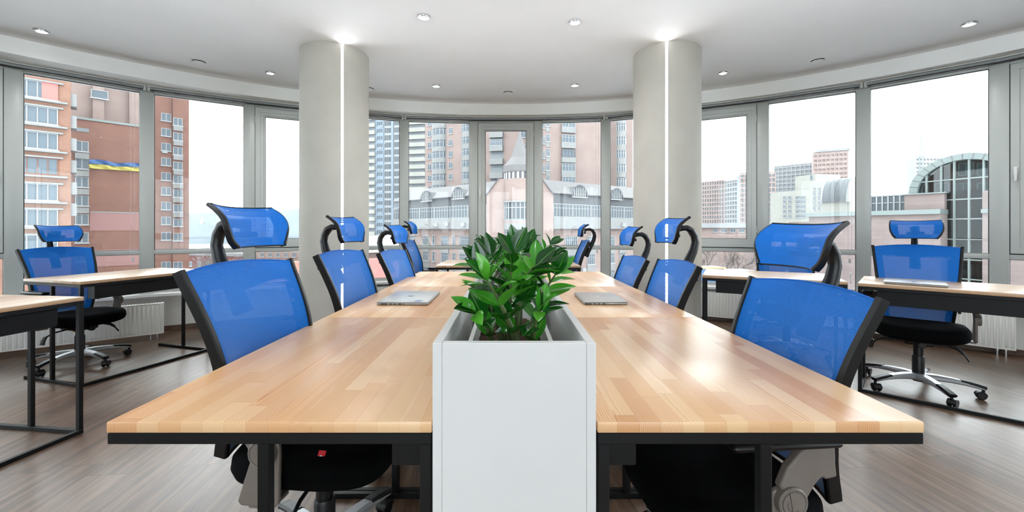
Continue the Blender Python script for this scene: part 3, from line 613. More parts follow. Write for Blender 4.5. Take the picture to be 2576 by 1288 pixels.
# ---------------------------------------------------------------- laptops
def laptop(w_, d_, loc, rz, label, sticker=False):
    """local: x along the short side, y along the long side, lid up"""
    t = empty('laptop', loc, rz, label, 'laptop')
    MB().rbox(-w_/2, w_/2, -d_/2, d_/2, 0.0015, 0.0105, 0.0042, 3).build('base', M['laptop'], t)
    MB().rbox(-w_/2, w_/2, -d_/2, d_/2, 0.0112, 0.0165, 0.0026, 3).build('lid', M['laptop'], t)
    q = MB()
    for a, b in ((-0.105,-0.072),(-0.062,-0.050),(-0.042,-0.030),(-0.020,-0.003),(0.006,0.010)):
        if a*1.0 > -w_/2: q.box(a, b, -d_/2-0.0004, -d_/2+0.002, 0.0045, 0.0085)
    q.build('port', M['dark'], t, None)
    for a in (-1, 1):
        for b in (-1, 1): MB().cyl(0.006, 0, 0.0016, 12, (a*(w_/2-0.02), b*(d_/2-0.02))).build('foot', M['dark'], t)
    # fruit emblem with a bite and a leaf, stem towards the hinge (-x)
    pts = []; 
    for i in range(40):
        a = 2*PI*i/40; r = 0.0165*(1-0.10*math.cos(a)**8 - 0.13*max(0, math.cos(a-PI))**10)
        x, y = r*math.cos(a)*1.05, r*math.sin(a)*0.95
        if math.hypot(x-0.000, y-0.022) < 0.0095: y = 0.022-math.sqrt(max(0, 0.0095**2-x*x))
        pts.append((x, y))
    g = MB(); g.prism(pts, 0.0164, 0.01672); g.M = Matrix.Translation((-0.023,0.002,0)) @ Matrix.Rotation(0.6,4,'Z'); g.prism([(0.006*math.cos(a), 0.0025*math.sin(a)) for a in [2*PI*i/12 for i in range(12)]], 0.0164, 0.01672); g.build('emblem', M['logo'], t, None)
    if sticker:
        m1 = mat('sticker_teal', (40,150,170), 0.35); m2 = mat('sticker_violet', (110,90,160), 0.35)
        MB().rbox(0.062, 0.092, -0.150, -0.128, 0.0164, 0.0168, 0.0001, 1).build('sticker', m1, t, None); MB().rbox(0.058, 0.088, -0.172, -0.150, 0.0164, 0.0168, 0.0001, 1).build('sticker', m2, t, None)
    return t
a, b, c, d_ = PZ(948.2,759.6,.766), PZ(1077,760.7,.766), PZ(997.8,732,.766), PZ(1106.9,732.3,.766); cc = (a+b+c+d_)/4
laptop(0.250, 0.360, (cc.x, cc.y, TZ), -0.01, 'closed silver laptop with two small stickers on the left bench desk', True)
a, b, c, d_ = PZ(1470,760.7,.766), PZ(1579,759.5,.766), PZ(1444.8,734.7,.766), PZ(1541,735,.766); c2_ = (a+b+c+d_)/4
laptop(0.214, 0.305, (c2_.x, c2_.y, TZ), 0.005, 'closed silver laptop on the right bench desk')
c3_ = (PZ(2222,702,.766)+PZ(2388,717,.766))/2
laptop(0.214, 0.305, (c3_.x, c3_.y, TZ), math.radians(46.5), 'closed thin laptop lying on the rightmost desk')
# ---------------------------------------------------------------- office chair
def interp(tab, z):
    for (a, ya), (b, yb) in zip(tab, tab[1:]):
        if z <= b: f = (z-a)/(b-a); f2 = f; return ya+(yb-ya)*f2
    return tab[-1][1]
BK = [(0.45,-0.202),(0.55,-0.178),(0.65,-0.170),(0.75,-0.182),(0.83,-0.205),(0.90,-0.234),(0.96,-0.262),(1.02,-0.290)]
def smooth_tab(tab, z):                              # smoothed lookup
    return sum(interp(tab, min(max(z+d, tab[0][0]), tab[-1][0])) for d in (-0.03,-0.015,0,0.015,0.03))/5
def hw_back(z): return 0.182+(z-0.47)*(0.237-0.182)/(1.0-0.47)
def back_pt(u, t, off=0.0, ins=0.0, z0=0.462, z1=0.995):
    z = z0+(z1-z0)*t; zz = z+0.018*(1-u*u)*t**3
    return (u*(hw_back(z)-ins), smooth_tab(BK, z)-0.034*(1-u*u)-off, zz)
HR = [(0.0,-0.214),(0.19,-0.221),(0.45,-0.221),(0.66,-0.230),(0.84,-0.254),(1.0,-0.292)]
HZ = [(0.0,1.062),(0.19,1.089),(0.45,1.125),(0.66,1.155),(0.84,1.180),(1.0,1.202)]
HW = [(0.0,0.104),(0.12,0.122),(0.45,0.139),(0.8,0.140),(1.0,0.136)]
def st(tab, t): return sum(interp(tab, min(max(t+d, 0), 1)) for d in (-0.08,-0.04,0,0.04,0.08))/5
def head_pt(u, t, off=0.0): return (u*st(HW, t), st(HR, t)-0.036*(1-u*u)-off, st(HZ, t)-0.006*(1-u*u)*t+0.0*u)
def yzplate(mb, pts, x0, x1):
    n = len(pts); vv = [(x0,y,z) for y,z in pts]+[(x1,y,z) for y,z in pts]
    mb.add(vv, [tuple(reversed(range(n))), tuple(range(n,2*n))]+[(i,(i+1)%n,n+(i+1)%n,n+i) for i in range(n)])
def bevel(o, w_=0.003, n=2):
    m = o.modifiers.new('bevel', 'BEVEL'); m.width = w_; m.segments = n; m.limit_method = 'ANGLE'; m.angle_limit = math.radians(35); return o
def make_chair():
    t = empty('office_chair')
    # star base
    b = MB(); b.lathe([(0,0.068),(0.036,0.070),(0.044,0.085),(0.046,0.108),(0.038,0.118),(0,0.118)], 30)
    for k in range(5):
        b.M = Matrix.Rotation(2*PI*k/5, 4, 'Z'); b.bar([(0.03,0,0.097),(0.09,0,0.101),(0.16,0,0.099),(0.235,0,0.090),(0.315,0,0.074)], lambda q: 0.066-0.026*q, lambda q: 0.044-0.024*q, (0,0,1), 0.28)
    base = b.build('star_base', M['alu'], t, 40)
    pd = MB(); pd.bar([(0.205,0,0.1005),(0.25,0,0.0945),(0.29,0,0.0865),(0.322,0,0.078)], 0.046, 0.022, (0,0,1), 0.35)
    for k in range(8): x = 0.218+0.012*k; pd.box(x, x+0.005, -0.0165, 0.0165, 0.107-0.14*(x-0.205)*1.2, 0.1105-0.14*(x-0.205)*1.2)
    pdm = pd.mesh('foot_pad', M['plastic'], 40)
    cm = MB(); cm.lathe([(0,0.046),(0.008,0.046),(0.008,0.072),(0,0.072)], 10)
    for sg in (-1, 1):
        wv = MB(); wv.lathe([(0,0.004),(0.014,0.004),(0.021,0.006),(0.0255,0.010),(0.0255,0.018),(0.021,0.022),(0.0,0.022)], 22)
        for p in wv.v: pass
        off = len(cm.v); cm.v += [(p[0]-0.012, sg*p[2], p[1]+0.0258) for p in wv.v]; cm.f += [tuple(off+j for j in f) for f in wv.f]
    cm.box(-0.030, 0.008, -0.0035, 0.0035, 0.022, 0.050); 
    hood = [( -0.012+0.028*math.cos(a), 0.0258+0.028*math.sin(a)) for a in [PI*i/12 for i in range(13)]]; hv = [(x,y_,z) for y_ in (-0.021,0.021) for x, z in hood]; cm.add(hv, [(i,i+1,13+i+1,13+i) for i in range(12)])
    cmm = cm.mesh('caster', M['plastic'], 40)
    for k in range(5):
        a = 2*PI*k/5; place('foot_pad', pdm, base, (0,0,0), (0,0,a)); place('caster', cmm, base, (0.312*math.cos(a), 0.312*math.sin(a), 0), (0,0,a+0.9*(k-2)))
    g = MB(); g.lathe([(0,0.062),(0.030,0.062),(0.033,0.10),(0.033,0.232),(0.029,0.240),(0.027,0.240),(0.026,0.36),(0,0.36)], 26); gc = g.build('gas_cylinder', M['plastic'], t)
    # mechanism
    m_ = MB(); m_.rbox(-0.075,0.075,-0.11,0.10,0.335,0.385,0.012,3); m_.rbox(-0.24,0.24,-0.085,-0.045,0.378,0.392,0.005,2); m_.build('tilt_mechanism', M['plastic'], t)
    k = MB(); k.M = Matrix.Translation((-0.01,0.10,0.35)) @ Matrix.Rotation(-PI/2,4,'X'); k.lathe([(0,0),(0.02,0),(0.022,0.01),(0.022,0.04),(0.017,0.046),(0,0.046)], 14); k.build('tension_knob', M['plastic'], t)
    k = MB(); k.M = Matrix.Translation((0.05,0.03,0.335)); k.cyl(0.009, -0.012, 0.012, 12); k.build('bolt', M['brass'], t)
    lv = MB(); pth = [(-0.07,0.03,0.36),(-0.13,0.04,0.356),(-0.18,0.05,0.335),(-0.215,0.06,0.305),(-0.235,0.07,0.268)]; lv.tube(pth, lambda i, q: 0.006, 8)
    for i in range(9): q = 0.25+i*0.06; p = Vector(pth[1])*(1-q)+Vector(pth[4])*q+Vector((0,0,0.03*math.sin(PI*q))); lv.M = Matrix.Translation(p) @ Matrix.Rotation(0.9,4,'Y'); lv.lathe([(0,-0.004),(0.009,-0.004),(0.009,0.004),(0,0.004)], 10)
    lv.M = Matrix(); lv.build('height_lever', M['plastic'], t)
    lv = MB(); lv.tube([(0.07,0.02,0.355),(0.18,0.03,0.345),(0.235,0.035,0.32)], 0.006, 8); lv.bar([(0.232,0.035,0.325),(0.245,0.037,0.300),(0.252,0.038,0.268)], 0.022, 0.034, (0,1,0), 0.4); lv.build('tilt_lever', M['plastic'], t)
    # seat: superellipse cushion with waterfall front
    def seat(u, v):
        a = 2*PI*u; e = 2/3.6; cx, sy = math.cos(a), math.sin(a); x = 0.245*math.copysign(abs(cx)**e, cx); y = 0.024+0.232*math.copysign(abs(sy)**e, sy)
        prof = [(0.0,0.386),(0.60,0.386),(0.86,0.392),(0.965,0.408),(1.0,0.432),(0.985,0.456),(0.94,0.470),(0.84,0.476),(0.5,0.470),(0.0,0.466)]
        k = v*(len(prof)-1); i = min(len(prof)-2, int(k)); f = k-i; r = prof[i][0]*(1-f)+prof[i+1][0]*f; z = prof[i][1]*(1-f)+prof[i+1][1]*f
        yy = 0.024+(y-0.024)*r; fr = max(0, (yy-0.14)/0.12); z -= 0.022*fr*fr; z += 0.012*(abs(x*r)/0.245)**3*(1 if v > 0.5 else 0.3)
        return (x*r, yy, z)
    s = MB(); s.sheet(seat, 64, 27); s.build('seat', M['fabric'], t, 60)
    # backrest
    bk = MB(); bk.sheet(lambda a, q: back_pt(2*a-1, q), 24, 30, uvs=lambda a, q: ((2*a-1)*0.22, q*0.53)); back = bk.build('backrest', M['mesh'], t, 60)
    sl = MB()
    for sg in (-1, 1): sl.sheet(lambda a, q, sg=sg: back_pt(sg*(1-0.20*a), q, 0.014*min(1, a*4)), 5, 24, uvs=lambda a, q, sg=sg: (sg*(1-0.2*a)*0.22, q*0.53))
    sl.sheet(lambda a, q: back_pt((2*a-1)*0.8, 1-q*(0.115+0.055*(1-abs(2*a-1))), 0.014), 16, 6, uvs=lambda a, q: ((2*a-1)*0.18, 0.53-q*0.1)); sl.build('lining', M['mesh2'], back, 60)
    for sg in (-1, 1):
        r = MB(); r.bar([(back_pt(sg, q)[0], back_pt(sg, q)[1]-0.013, back_pt(sg, q)[2]) for q in [i/20*1.01 for i in range(21)]], 0.017, lambda q: 0.040-0.010*q, (1,0,0), 0.2)
        r2 = MB(); pts = [(back_pt(sg, q)[0]+sg*0.004, back_pt(sg, q)[1]-0.012, back_pt(sg, q)[2]) for q in [i/20*1.012 for i in range(21)]]
        r2.bar(pts, lambda q: 0.040-0.008*q, 0.018, (1,0,0), 0.2); r2.build('side_rail', M['plastic'], back, 40)
    h = MB(); h.tube([Vector(back_pt(2*i/24-1, 1.0))+Vector((0,-0.002,0)) for i in range(25)], 0.0032, 8); h.build('top_hem', M['mesh2'], back)
    h = MB(); h.bar([Vector(back_pt(2*i/16-1, 0.0))+Vector((0,-0.006,-0.002)) for i in range(17)], 0.022, 0.012, (0,0,1)); h.build('bottom_rail', M['plastic'], back)
    # back frame bar behind the top edge that carries the headrest arm
    h = MB(); h.bar([Vector(back_pt(2*i/16-1, 0.90))+Vector((0,-0.030,0)) for i in range(17)], 0.012, lambda q: 0.022+0.028*math.sin(PI*q), (0,0,1)); h.build('cross_bar', M['plastic'], back)
    # arms
    dy, dz_ = 0.072, 0.026
    def sh(p): return [(y+dy, z+dz_) for y, z in p]
    for sg in (-1, 1):
        pl = MB(); yzplate(pl, sh([(-0.038,0.505),(-0.040,0.53),(-0.075,0.545),(-0.112,0.52),(-0.118,0.49),(-0.158,0.372),(-0.148,0.360),(-0.052,0.360),(-0.040,0.372)]), *sorted((sg*0.262, sg*0.276)))
        ax, bx = sorted((sg*0.20, sg*0.272)); pl.box(ax, bx, -0.13+dy, -0.06+dy, 0.378, 0.390); po = bevel(pl.build('arm_plate', M['greyplastic'], t, None), 0.004)
        pl = MB(); x0, x1 = sorted((sg*0.262, sg*0.286))
        yzplate(pl, sh([(-0.050,0.545),(-0.070,0.590),(-0.100,0.622),(-0.125,0.640),(-0.175,0.646),(-0.192,0.630),(-0.194,0.595),(-0.165,0.570),(-0.140,0.545),(-0.112,0.500),(-0.090,0.480)]), x0, x1)
        ax, bx = sorted((sg*0.204, sg*0.262)); pl.box(ax, bx, -0.192+dy, -0.172+dy, 0.545+dz_, 0.64+dz_); yzplate(pl, [(-0.118,0.66),(-0.172,0.66),(-0.186,0.545),(-0.150,0.54)], *sorted((sg*0.206, sg*0.222)))
        eo = bevel(pl.build('arm_bracket', M['greyplastic'], t, None), 0.006, 3); cy2, cz2 = -0.078+dy, 0.509+dz_
        dc = MB(); dc.M = Matrix.Translation((sg*0.270, cy2, cz2)) @ Matrix.Rotation(sg*PI/2, 4, 'Y'); dc.lathe([(0,0),(0.037,0),(0.037,0.022),(0.034,0.0255),(0.031,0.0245),(0.030,0.0225),(0.0285,0.0225),(0.0275,0.0255),(0,0.0255)], 40)
        dc.build('pivot_disc', M['greyplastic'], eo, 30)
        gr = MB(); gr.M = Matrix.Translation((sg*0.2963, cy2, cz2)) @ Matrix.Rotation(sg*PI/2, 4, 'Y')
        gr.add([(-0.022,0.003,0),(0.028,0.012,0),(0.028,0.0132,0),(-0.022,0.0042,0)], [(0,1,2,3)]); gr.sheet(lambda a, q: ((0.0165+0.0009*q)*math.cos(1.2+2.6*a), (0.0165+0.0009*q)*math.sin(1.2+2.6*a), 0), 16, 1); gr.build('groove', M['dark'], eo, None)
        ap = MB(); ap.rbox(*sorted((sg*0.236, sg*0.306)), -0.125, 0.150, 0.664, 0.684, 0.010, 3); ap.build('armrest_pad', M['plastic'], t)
    # headrest
    hd = MB(); hd.sheet(lambda a, q: head_pt(2*a-1, q), 20, 16, uvs=lambda a, q: ((2*a-1)*0.14, q*0.17)); head = hd.build('headrest', M['mesh3'], t, 60)
    hl = MB()
    for sg in (-1, 1): hl.sheet(lambda a, q, sg=sg: head_pt(sg*(1-0.30*a), q, 0.010*min(1, a*4)), 5, 12, uvs=lambda a, q: (a*0.04, q*0.17))
    hl.sheet(lambda a, q: head_pt((2*a-1)*0.7, q*0.22, 0.010), 12, 3, uvs=lambda a, q: ((2*a-1)*0.1, q*0.03)); hl.sheet(lambda a, q: head_pt((2*a-1)*0.7, 1-q*0.25, 0.010), 12, 3, uvs=lambda a, q: ((2*a-1)*0.1, q*0.03)); hl.build('lining', M['mesh2'], head, 60)
    for sg in (-1, 1):
        r = MB(); r.bar([Vector(head_pt(sg, q))+Vector((sg*0.002,-0.009,-0.002)) for q in [i/16 for i in range(17)]], lambda q: 0.024-0.012*q, 0.012, (1,0,0), 0.25); r.build('side_rail', M['plastic'], head, 40)
    r = MB(); r.bar([Vector(head_pt(2*i/20-1, 0.0))+Vector((0,-0.008,-0.002)) for i in range(21)], 0.012, 0.0065, (0,0,1), 0.3); r.build('bottom_rail', M['plastic'], head, 40)
    r = MB(); r.tube([Vector(head_pt(2*i/20-1, 1.0)) for i in range(21)], 0.0028, 8); r.build('top_hem', M['plastic'], head, 40)
    r = MB(); r.rbox(-0.022,0.022,-0.288,-0.276,1.095,1.155,0.004); r.rbox(-0.05,0.05,-0.286,-0.274,1.092,1.112,0.004); r.build('bracket', M['plastic'], head)
    am = MB(); am.bar([(0,-0.290,0.84),(0,-0.318,0.90),(0,-0.352,0.965),(0,-0.378,1.02),(0,-0.389,1.065),(0,-0.383,1.10),(0,-0.364,1.130),(0,-0.335,1.143),(0,-0.305,1.140),(0,-0.284,1.132)], lambda q: 0.054-0.030*q**0.7, lambda q: 0.062-0.026*math.sin(PI*min(1,q*1.1))**2 if q < 0.9 else 0.048, (1,0,0), 0.3)
    am.build('headrest_arm', M['plastic'], t, 50)
    return t
proto = make_chair(); used = False
LOW = ('star_base', 'gas_cylinder'); HEADP = ('headrest', 'headrest_arm')
def chair(x, y, fx, fy, dz, label, group=None, hz=0.0, spin=0.0):
    global used
    o = copy_tree(proto) if used else proto; o_first = not used; used = True
    o.location = (x, y, 0); o.rotation_euler = (0,0,math.atan2(fy, fx)-PI/2); o['label'] = label; o['category'] = 'chair'
    if group: o['group'] = group
    return o, dz, hz, spin
G1 = 'blue mesh chairs along the central bench'
specs = [
 (-0.603,1.373, 0.9935,-0.1135, 0.0, 'nearest blue mesh chair on the left of the long bench', G1, 0.0, 0.35),
 (-0.606,2.21, 0.995,-0.098, -0.006, 'blue mesh chair second along the left of the bench, before the left column', G1, -0.004, 0.1),
 (-0.567,3.05, 0.99,-0.12, -0.045, 'blue mesh chair third along the left of the bench, with curved headrest arm', G1, 0.0, 0.6),
 (0.635,1.268, -0.9954,-0.095, -0.058, 'large nearest blue mesh chair on the right of the long bench', G1, 0.0, 0.2),
 (0.617,2.23, -1,-0.03, -0.06, 'blue mesh chair second along the right of the bench, before the right column', G1, 0.045, 0.5),
 (0.632,3.02, -1,-0.04, -0.088, 'blue mesh chair third along the right of the bench, overlapping the column edge', G1, 0.03, 0.0),
 (-0.82,4.63, 0.999,-0.02, -0.01, 'small far blue chair at the left end of the far desk', 'blue mesh chairs at the far desk', 0.02, 0.3),
 (0.575,4.66, -0.999,0.04, -0.012, 'small far blue chair at the right end of the far desk, seen from the side', 'blue mesh chairs at the far desk', -0.01, 0.3),
 (-3.57,3.48, 0.96,-0.28, -0.045, 'blue mesh chair behind the left desk, in front of the radiator and brick building', None, 0.0, 0.304),
 (2.87,2.92, -0.66,-0.75, -0.01, 'blue mesh chair facing the camera behind the rightmost desk with the laptop', None, 0.0, 0.761),
 (2.51,3.76, -0.5,-0.86, -0.06, 'blue chair behind the right desk, mostly hidden by the large near headrest', None, 0.0, 0.4)]
made = [chair(*s_) for s_ in specs]
for (o, dz, hz, spin) in made:
    for ch in o.children:
        b = ch.name.split('.')[0]
        if b == 'star_base': ch.rotation_euler = (0,0,spin)
        elif b == 'gas_cylinder': pass
        else: ch.location.z += dz + (hz if b in HEADP else 0)
tg = MB(); tg.M = Matrix.Translation((0.185, 0.097, 0.478)) @ Matrix.Rotation(math.radians(55),4,'Y') ; tg.rbox(-0.016,0.016,-0.011,0.011,0,0.0015,0.0006,1)
to = tg.build('label_tag', M['red'], made[0][0]); to['label'] = 'small red label tag with a white ring'
rg = MB(); rg.M = Matrix.Translation((0.1855, 0.097, 0.4785)) @ Matrix.Rotation(math.radians(55),4,'Y'); rg.lathe([(0.0028,0.0018),(0.0055,0.0018)], 16, (0.002,0,0)); rg.build('white_ring', M['sill'], to, None)
# ---------------------------------------------------------------- city outside
ZG = -13.0
tag(MB().box(-400, 500, 12, 900, ZG-0.3, ZG).build('street_ground', M['street'], None, None), kind='structure')
class Fac:
    """facade plane through two viewed points; local x along it, y away from the room, z up"""
    def __init__(s, name, u0, Y0, u1, Y1, label, cat='building', kind=None, group=None):
        a = Vector(((u0-UC)*Y0/F, Y0)); b = Vector(((u1-UC)*Y1/F, Y1)); s.a, s.d = a, (b-a).normalized(); s.L = (b-a).length
        s.t = empty(name, (a.x, a.y, 0), math.atan2(s.d.y, s.d.x), label, cat, group, kind); s.cache = {}
    def x(s, u):                                     # distance along the facade seen at column u
        k = (u-UC)/F; return (k*s.a.y-s.a.x)/(s.d.x-k*s.d.y)
    def Y(s, x): return s.a.y+s.d.y*x
    def z(s, u, v): return HC-(v-VC)*s.Y(s.x(u))/F
    def body(s, name, m, x0, x1, z0, z1, y0=0.0, y1=12.0):
        return MB().box(x0, x1, y0, y1, z0, z1).build(name, m, s.t, None)
    def win(s, xc, zc, w_, h_, nv=2, nh=1, y=0.0, fr=None, pane=None, ft=0.08, sill=True, name='window'):
        k = (round(w_,2), round(h_,2), nv, nh, id(fr), id(pane), sill)
        if k not in s.cache:
            o = MB(); a, b = w_/2, h_/2; o.box(-a,a,-0.10,0.05,b-ft,b); o.box(-a,a,-0.10,0.05,-b,-b+ft); o.box(-a,-a+ft,-0.10,0.05,-b+ft,b-ft); o.box(a-ft,a,-0.10,0.05,-b+ft,b-ft)
            for i in range(1, nv): x = -a+w_*i/nv; o.box(x-ft/2,x+ft/2,-0.09,0.05,-b+ft,b-ft)
            for i in range(1, nh): z = b-h_*0.32*i; o.box(-a+ft,a-ft,-0.085,0.05,z-ft/3,z+ft/3)
            if sill: o.box(-a-0.12,a+0.12,-0.22,0.0,-b-0.12,-b)
            p = MB().box(-a+ft/2,a-ft/2,-0.04,-0.02,-b+ft/2,b-ft/2); s.cache[k] = (o.mesh(name, fr or M['winframe']), p.mesh('pane', pane or M['winpane']))
        me, pe = s.cache[k]; wo = place(name, me, s.t, (xc, y, zc)); place('pane', pe, wo); return wo
    def many(s, name, m, boxes):
        o = MB()
        for b in boxes: o.box(*b)
        return o.build(name, m, s.t, None)
def aircon(f, x, z, y=0.0):
    o = MB(); o.box(-0.4,0.4,-0.35,0.0,-0.28,0.28); o.lathe([(0.0,0),(0.2,0)], 14); q = o.build('air_conditioner', M['palewhite'], f.t, None); q.location = (x, y, z)
# --- left orange brick wing with wide windows
f = Fac('apartment_block', -150, 39.3, 178, 45.4, 'orange brick apartment wing with wide white windows, at the left edge')
f.body('wall', M['brick_orange'], -4, f.x(178), ZG, 24, 0, 9)
zs = [f.z(110, v) for v in (228, 291, 355, 418, 484, 548, 612)]
for i, z in enumerate(zs):
    x0, x1 = f.x(40), f.x(146); wh = 1.75
    f.win((x0+x1)/2, z, x1-x0, wh, 4, 1, fr=(M['brick_brown'] if i == 3 else None), name='window')
    f.many('window_ledge', M['concrete'], [(x0-0.2, x1+0.4, -0.3, 0.0, z+wh/2, z+wh/2+0.16), (x0-0.2, x1+0.7, -0.4, 0.0, z-wh/2-0.3, z-wh/2-0.12)])
    q0 = f.x(-60); f.win((q0+f.x(20))/2, z, f.x(20)-q0, wh, 3, 1)
x0 = f.x(110); f.many('red_panel', mat('red_panel_paint', (168,82,76), 0.8), [(f.x(105), f.x(146), -0.13, -0.02, zs[0]-0.85, zs[0]+0.87)])
for v in (245, 300, 357, 413, 468, 522, 580): # corner balconies seen edge on
    z = f.z(178, v); xx = f.x(178); f.many('corner_balcony', M['concrete'], [(xx-0.1, xx+0.45, 0.2, 2.0, z-0.9, z+0.45)])
# --- blank brick wall with the banner
f = Fac('apartment_block', 178, 57, 375, 62.9, 'brown brick apartment wall with a blue and yellow banner, left view')
xe = f.x(374); zl = f.z(178, 296)
f.body('wall', M['brick_brown'], -2, xe, ZG, zl, 0, 8); f.body('upper_wall', M['brick_pink'], -2, xe, zl, zl+20, 3.5, 8)
f.many('parapet', M['coping'], [(-2, xe, -0.15, 0.5, zl-0.05, zl+0.25)])
for u0, u1 in ((235, 272), (330, 365)): f.many('chimney_shaft', M['brick_pink'], [(f.x(u0), f.x(u1)-0.3, 2.6, 3.4, zl, zl+16)])
xw = (f.x(188)+f.x(224))/2; ww = f.x(223)-f.x(189)
for v in (368, 412, 458, 505, 552, 598, 645, 690):
    z = f.z(205, v); f.win(xw, z, ww, 1.45, 2, 1, sill=True)
    if v < 530: f.many('balcony_front', M['concrete'], [(f.x(188), f.x(224), -0.35, 0.0, z-1.75, z-0.95)])
f.many('vent_slot', M['shade'], [(f.x(188), f.x(224), -0.05, 0.02, f.z(205,331), f.z(205,322))])
f.win(f.x(253), f.z(253, 231)+0.2, 1.8, 1.2, 1, 1, y=2.6)
f.many('wall_band', M['concrete'], [(f.x(226), xe, -0.08, 0.0, f.z(300,535)-0.06, f.z(300,535)+0.1)]); f.many('painted_panel', mat('rose_plaster', (112,82,79), 0.9), [(f.x(226), xe, -0.05, 0.0, f.z(300,580), f.z(300,536)), (f.x(226), xe, -0.05, 0.0, f.z(300,668), f.z(300,627))])
# banner hung on that wall
xa, xb = f.x(224), f.x(353); zt0, zt1 = f.z(224, 402), f.z(353, 413.5); zb0, zb1 = f.z(224, 424), f.z(353, 432)
ban = empty('banner', f.t.matrix_basis @ Vector((0,0,0)), f.t.rotation_euler.z, 'long blue and yellow banner hanging on the brown brick wall', 'flag')
def ban_fn(lo, hi):
    def fn(a, q):
        k = lo+(hi-lo)*q; zb = zb0+(zb1-zb0)*a; zt = zt0+(zt1-zt0)*a; return (xa+(xb-xa)*a, -0.30-0.12*math.sin(a*17+q*3)-0.05*math.sin(a*41), zb+(zt-zb)*k+0.12*math.sin(a*9)*k)
    return fn
MB().sheet(ban_fn(0.5, 1.0), 60, 5).build('blue_band', M['flagblue'], ban, 60); MB().sheet(ban_fn(0.0, 0.5), 60, 5).build('yellow_band', M['flagyellow'], ban, 60)
# --- right part of the brick block
f = Fac('apartment_block', 364, 77.2, 475, 82, 'brown brick apartment tower with two columns of small windows, beside the white sky')
f.body('wall', M['brick_brown'], 0, f.x(460), ZG, 34, 0, 12); f.body('stair_wall', M['brick_brown'], f.x(434), f.x(474), ZG, 34, -0.6, 11)
for v in (295, 333, 370, 407, 444, 481, 518, 555, 594, 668): f.win(f.x(418), f.z(418, v)-0.0, f.x(431)-f.x(406), 1.5, 2, 1)
for v in (308, 345, 381, 418, 452, 487, 524, 560, 596, 668):
    z = f.z(446, v); f.win(f.x(446), z, f.x(458)-f.x(434.5), 1.5, 2, 1, y=-0.6)
    if v < 530: f.many('balcony_front', M['concrete'], [(f.x(434.5), f.x(458), -1.0, -0.6, z-1.75, z-0.9)])
aircon(f, f.x(414), f.z(414,382))
# --- low red brick houses beyond
f = Fac('brick_house', 455, 120, 640, 112, 'low red brick building beyond the trees, left of the left column')
f.body('wall', M['brick_red'], 0, f.L, ZG, f.z(600, 645), 0, 12); f.body('roof', M['roof'], -0.5, f.L+0.5, f.z(600,645), f.z(600,637), -0.5, 12.5)
for u in range(480, 640, 22): f.win(f.x(u), f.z(u, 664), 1.2, 1.4, 2)
f = Fac('brick_house', 620, 105, 790, 98, 'long brick building with a row of windows, next to the left column')
f.body('wall', M['brick_pink'], 0, f.L, ZG, f.z(700, 632), 0, 12); f.body('lower_wall', mat('salmon_wall', (156,112,98), 0.9), 0, f.L, ZG, f.z(700,655), -2.5, 0)
for u in range(640, 780, 20): f.win(f.x(u), f.z(u, 641), 1.25, 1.1, 2)
for u in (672, 745): f.win(f.x(u), f.z(u, 680), 1.1, 1.8, 2, 2, y=-2.5)
# --- wooded hill
o = MB(); prof = [(300,560),(420,556),(480,547),(520,535),(600,531),(680,534),(740,527),(800,524),(900,540),(1000,560),(1100,575)]
xs = [((u-UC)*520/F, 520, HC-(v-VC)*520/F) for u, v in prof]
def hillf(a, b):
    k = a*(len(xs)-1); i = min(len(xs)-2, int(k)); p = [xs[i][j]*(1-(k-i))+xs[i+1][j]*(k-i) for j in range(3)]
    hgt = (p[2]-ZG)*math.sin(b*PI/2)**0.8; return (p[0], 400+120*b, ZG+hgt+(random.random()-0.5)*1.6*b)
o.sheet(hillf, 120, 24); tag(o.build('hillside', M['hill'], None, 40), 'hazy wooded hill on the horizon between the brick tower and the left column', 'hill')
o = MB(); 
for dx in (0, 6, 13): o.box(dx, dx+4, 0, 4, 0, 3+dx*0.1)
o.lathe([(0,9),(0.8,6),(1.6,4),(1.6,0)], 12, (2, 2, 3)); q = o.build('church', M['palewhite'], None, None); q.location = PY(500, 572, 436); tag(q, 'tiny white church on the hazy hill', 'church')
# --- white and blue high-rise
f = Fac('high_rise', 900, 172, 1078, 165, 'tall white and pale blue high rise with cream balconies, right of the left column')
H = f.z(960, 180)
f.body('wall', M['palewhite'], 0, f.L, ZG, H, 0, 25); f.body('blue_panel', M['paleblue'], f.x(946), f.x(966), ZG, H, -0.4, 0); f.body('blue_panel', M['paleblue'], f.x(985), f.x(990), ZG, H, -0.4, 0)
nfl = int((H-ZG)/2.93); 
bands = [(0, f.x(946), -1.3, 0.2, ZG+k*2.93, ZG+k*2.93+1.5) for k in range(nfl)]; f.many('left_balconies', M['cream'], bands)
bands = [(f.x(1015), f.x(1071), -1.3, 0.2, ZG+k*2.93, ZG+k*2.93+1.6) for k in range(nfl)]; f.many('right_balconies', M['cream'], bands)
f.many('loggia_shade_panel', M['shade'], [(f.x(930), f.x(945), -0.3, 0.0, ZG, H), (f.x(1036), f.x(1069), -0.3, 0.0, ZG, H)])  # flat panels toned like loggia shade, not hollowed out
gm = MB()
for k in range(nfl):
    z = ZG+k*2.93+0.7
    for u in (950, 955, 960): gm.box(f.x(u), f.x(u+3.2), -0.48, -0.4, z, z+1.4)
    for u in (968, 972.5, 977, 981, 992, 996.5, 1001, 1005.5, 1010): gm.box(f.x(u), f.x(u+3.2), -0.1, -0.0, z-0.3, z+1.7)
go = gm.build('window', M['glassblue'], f.t, None); go['kind'] = 'stuff'
for k in range(4, nfl-2, 3): aircon(f, f.x(955+(k*7) % 9), ZG+k*2.93+0.2, -0.4)
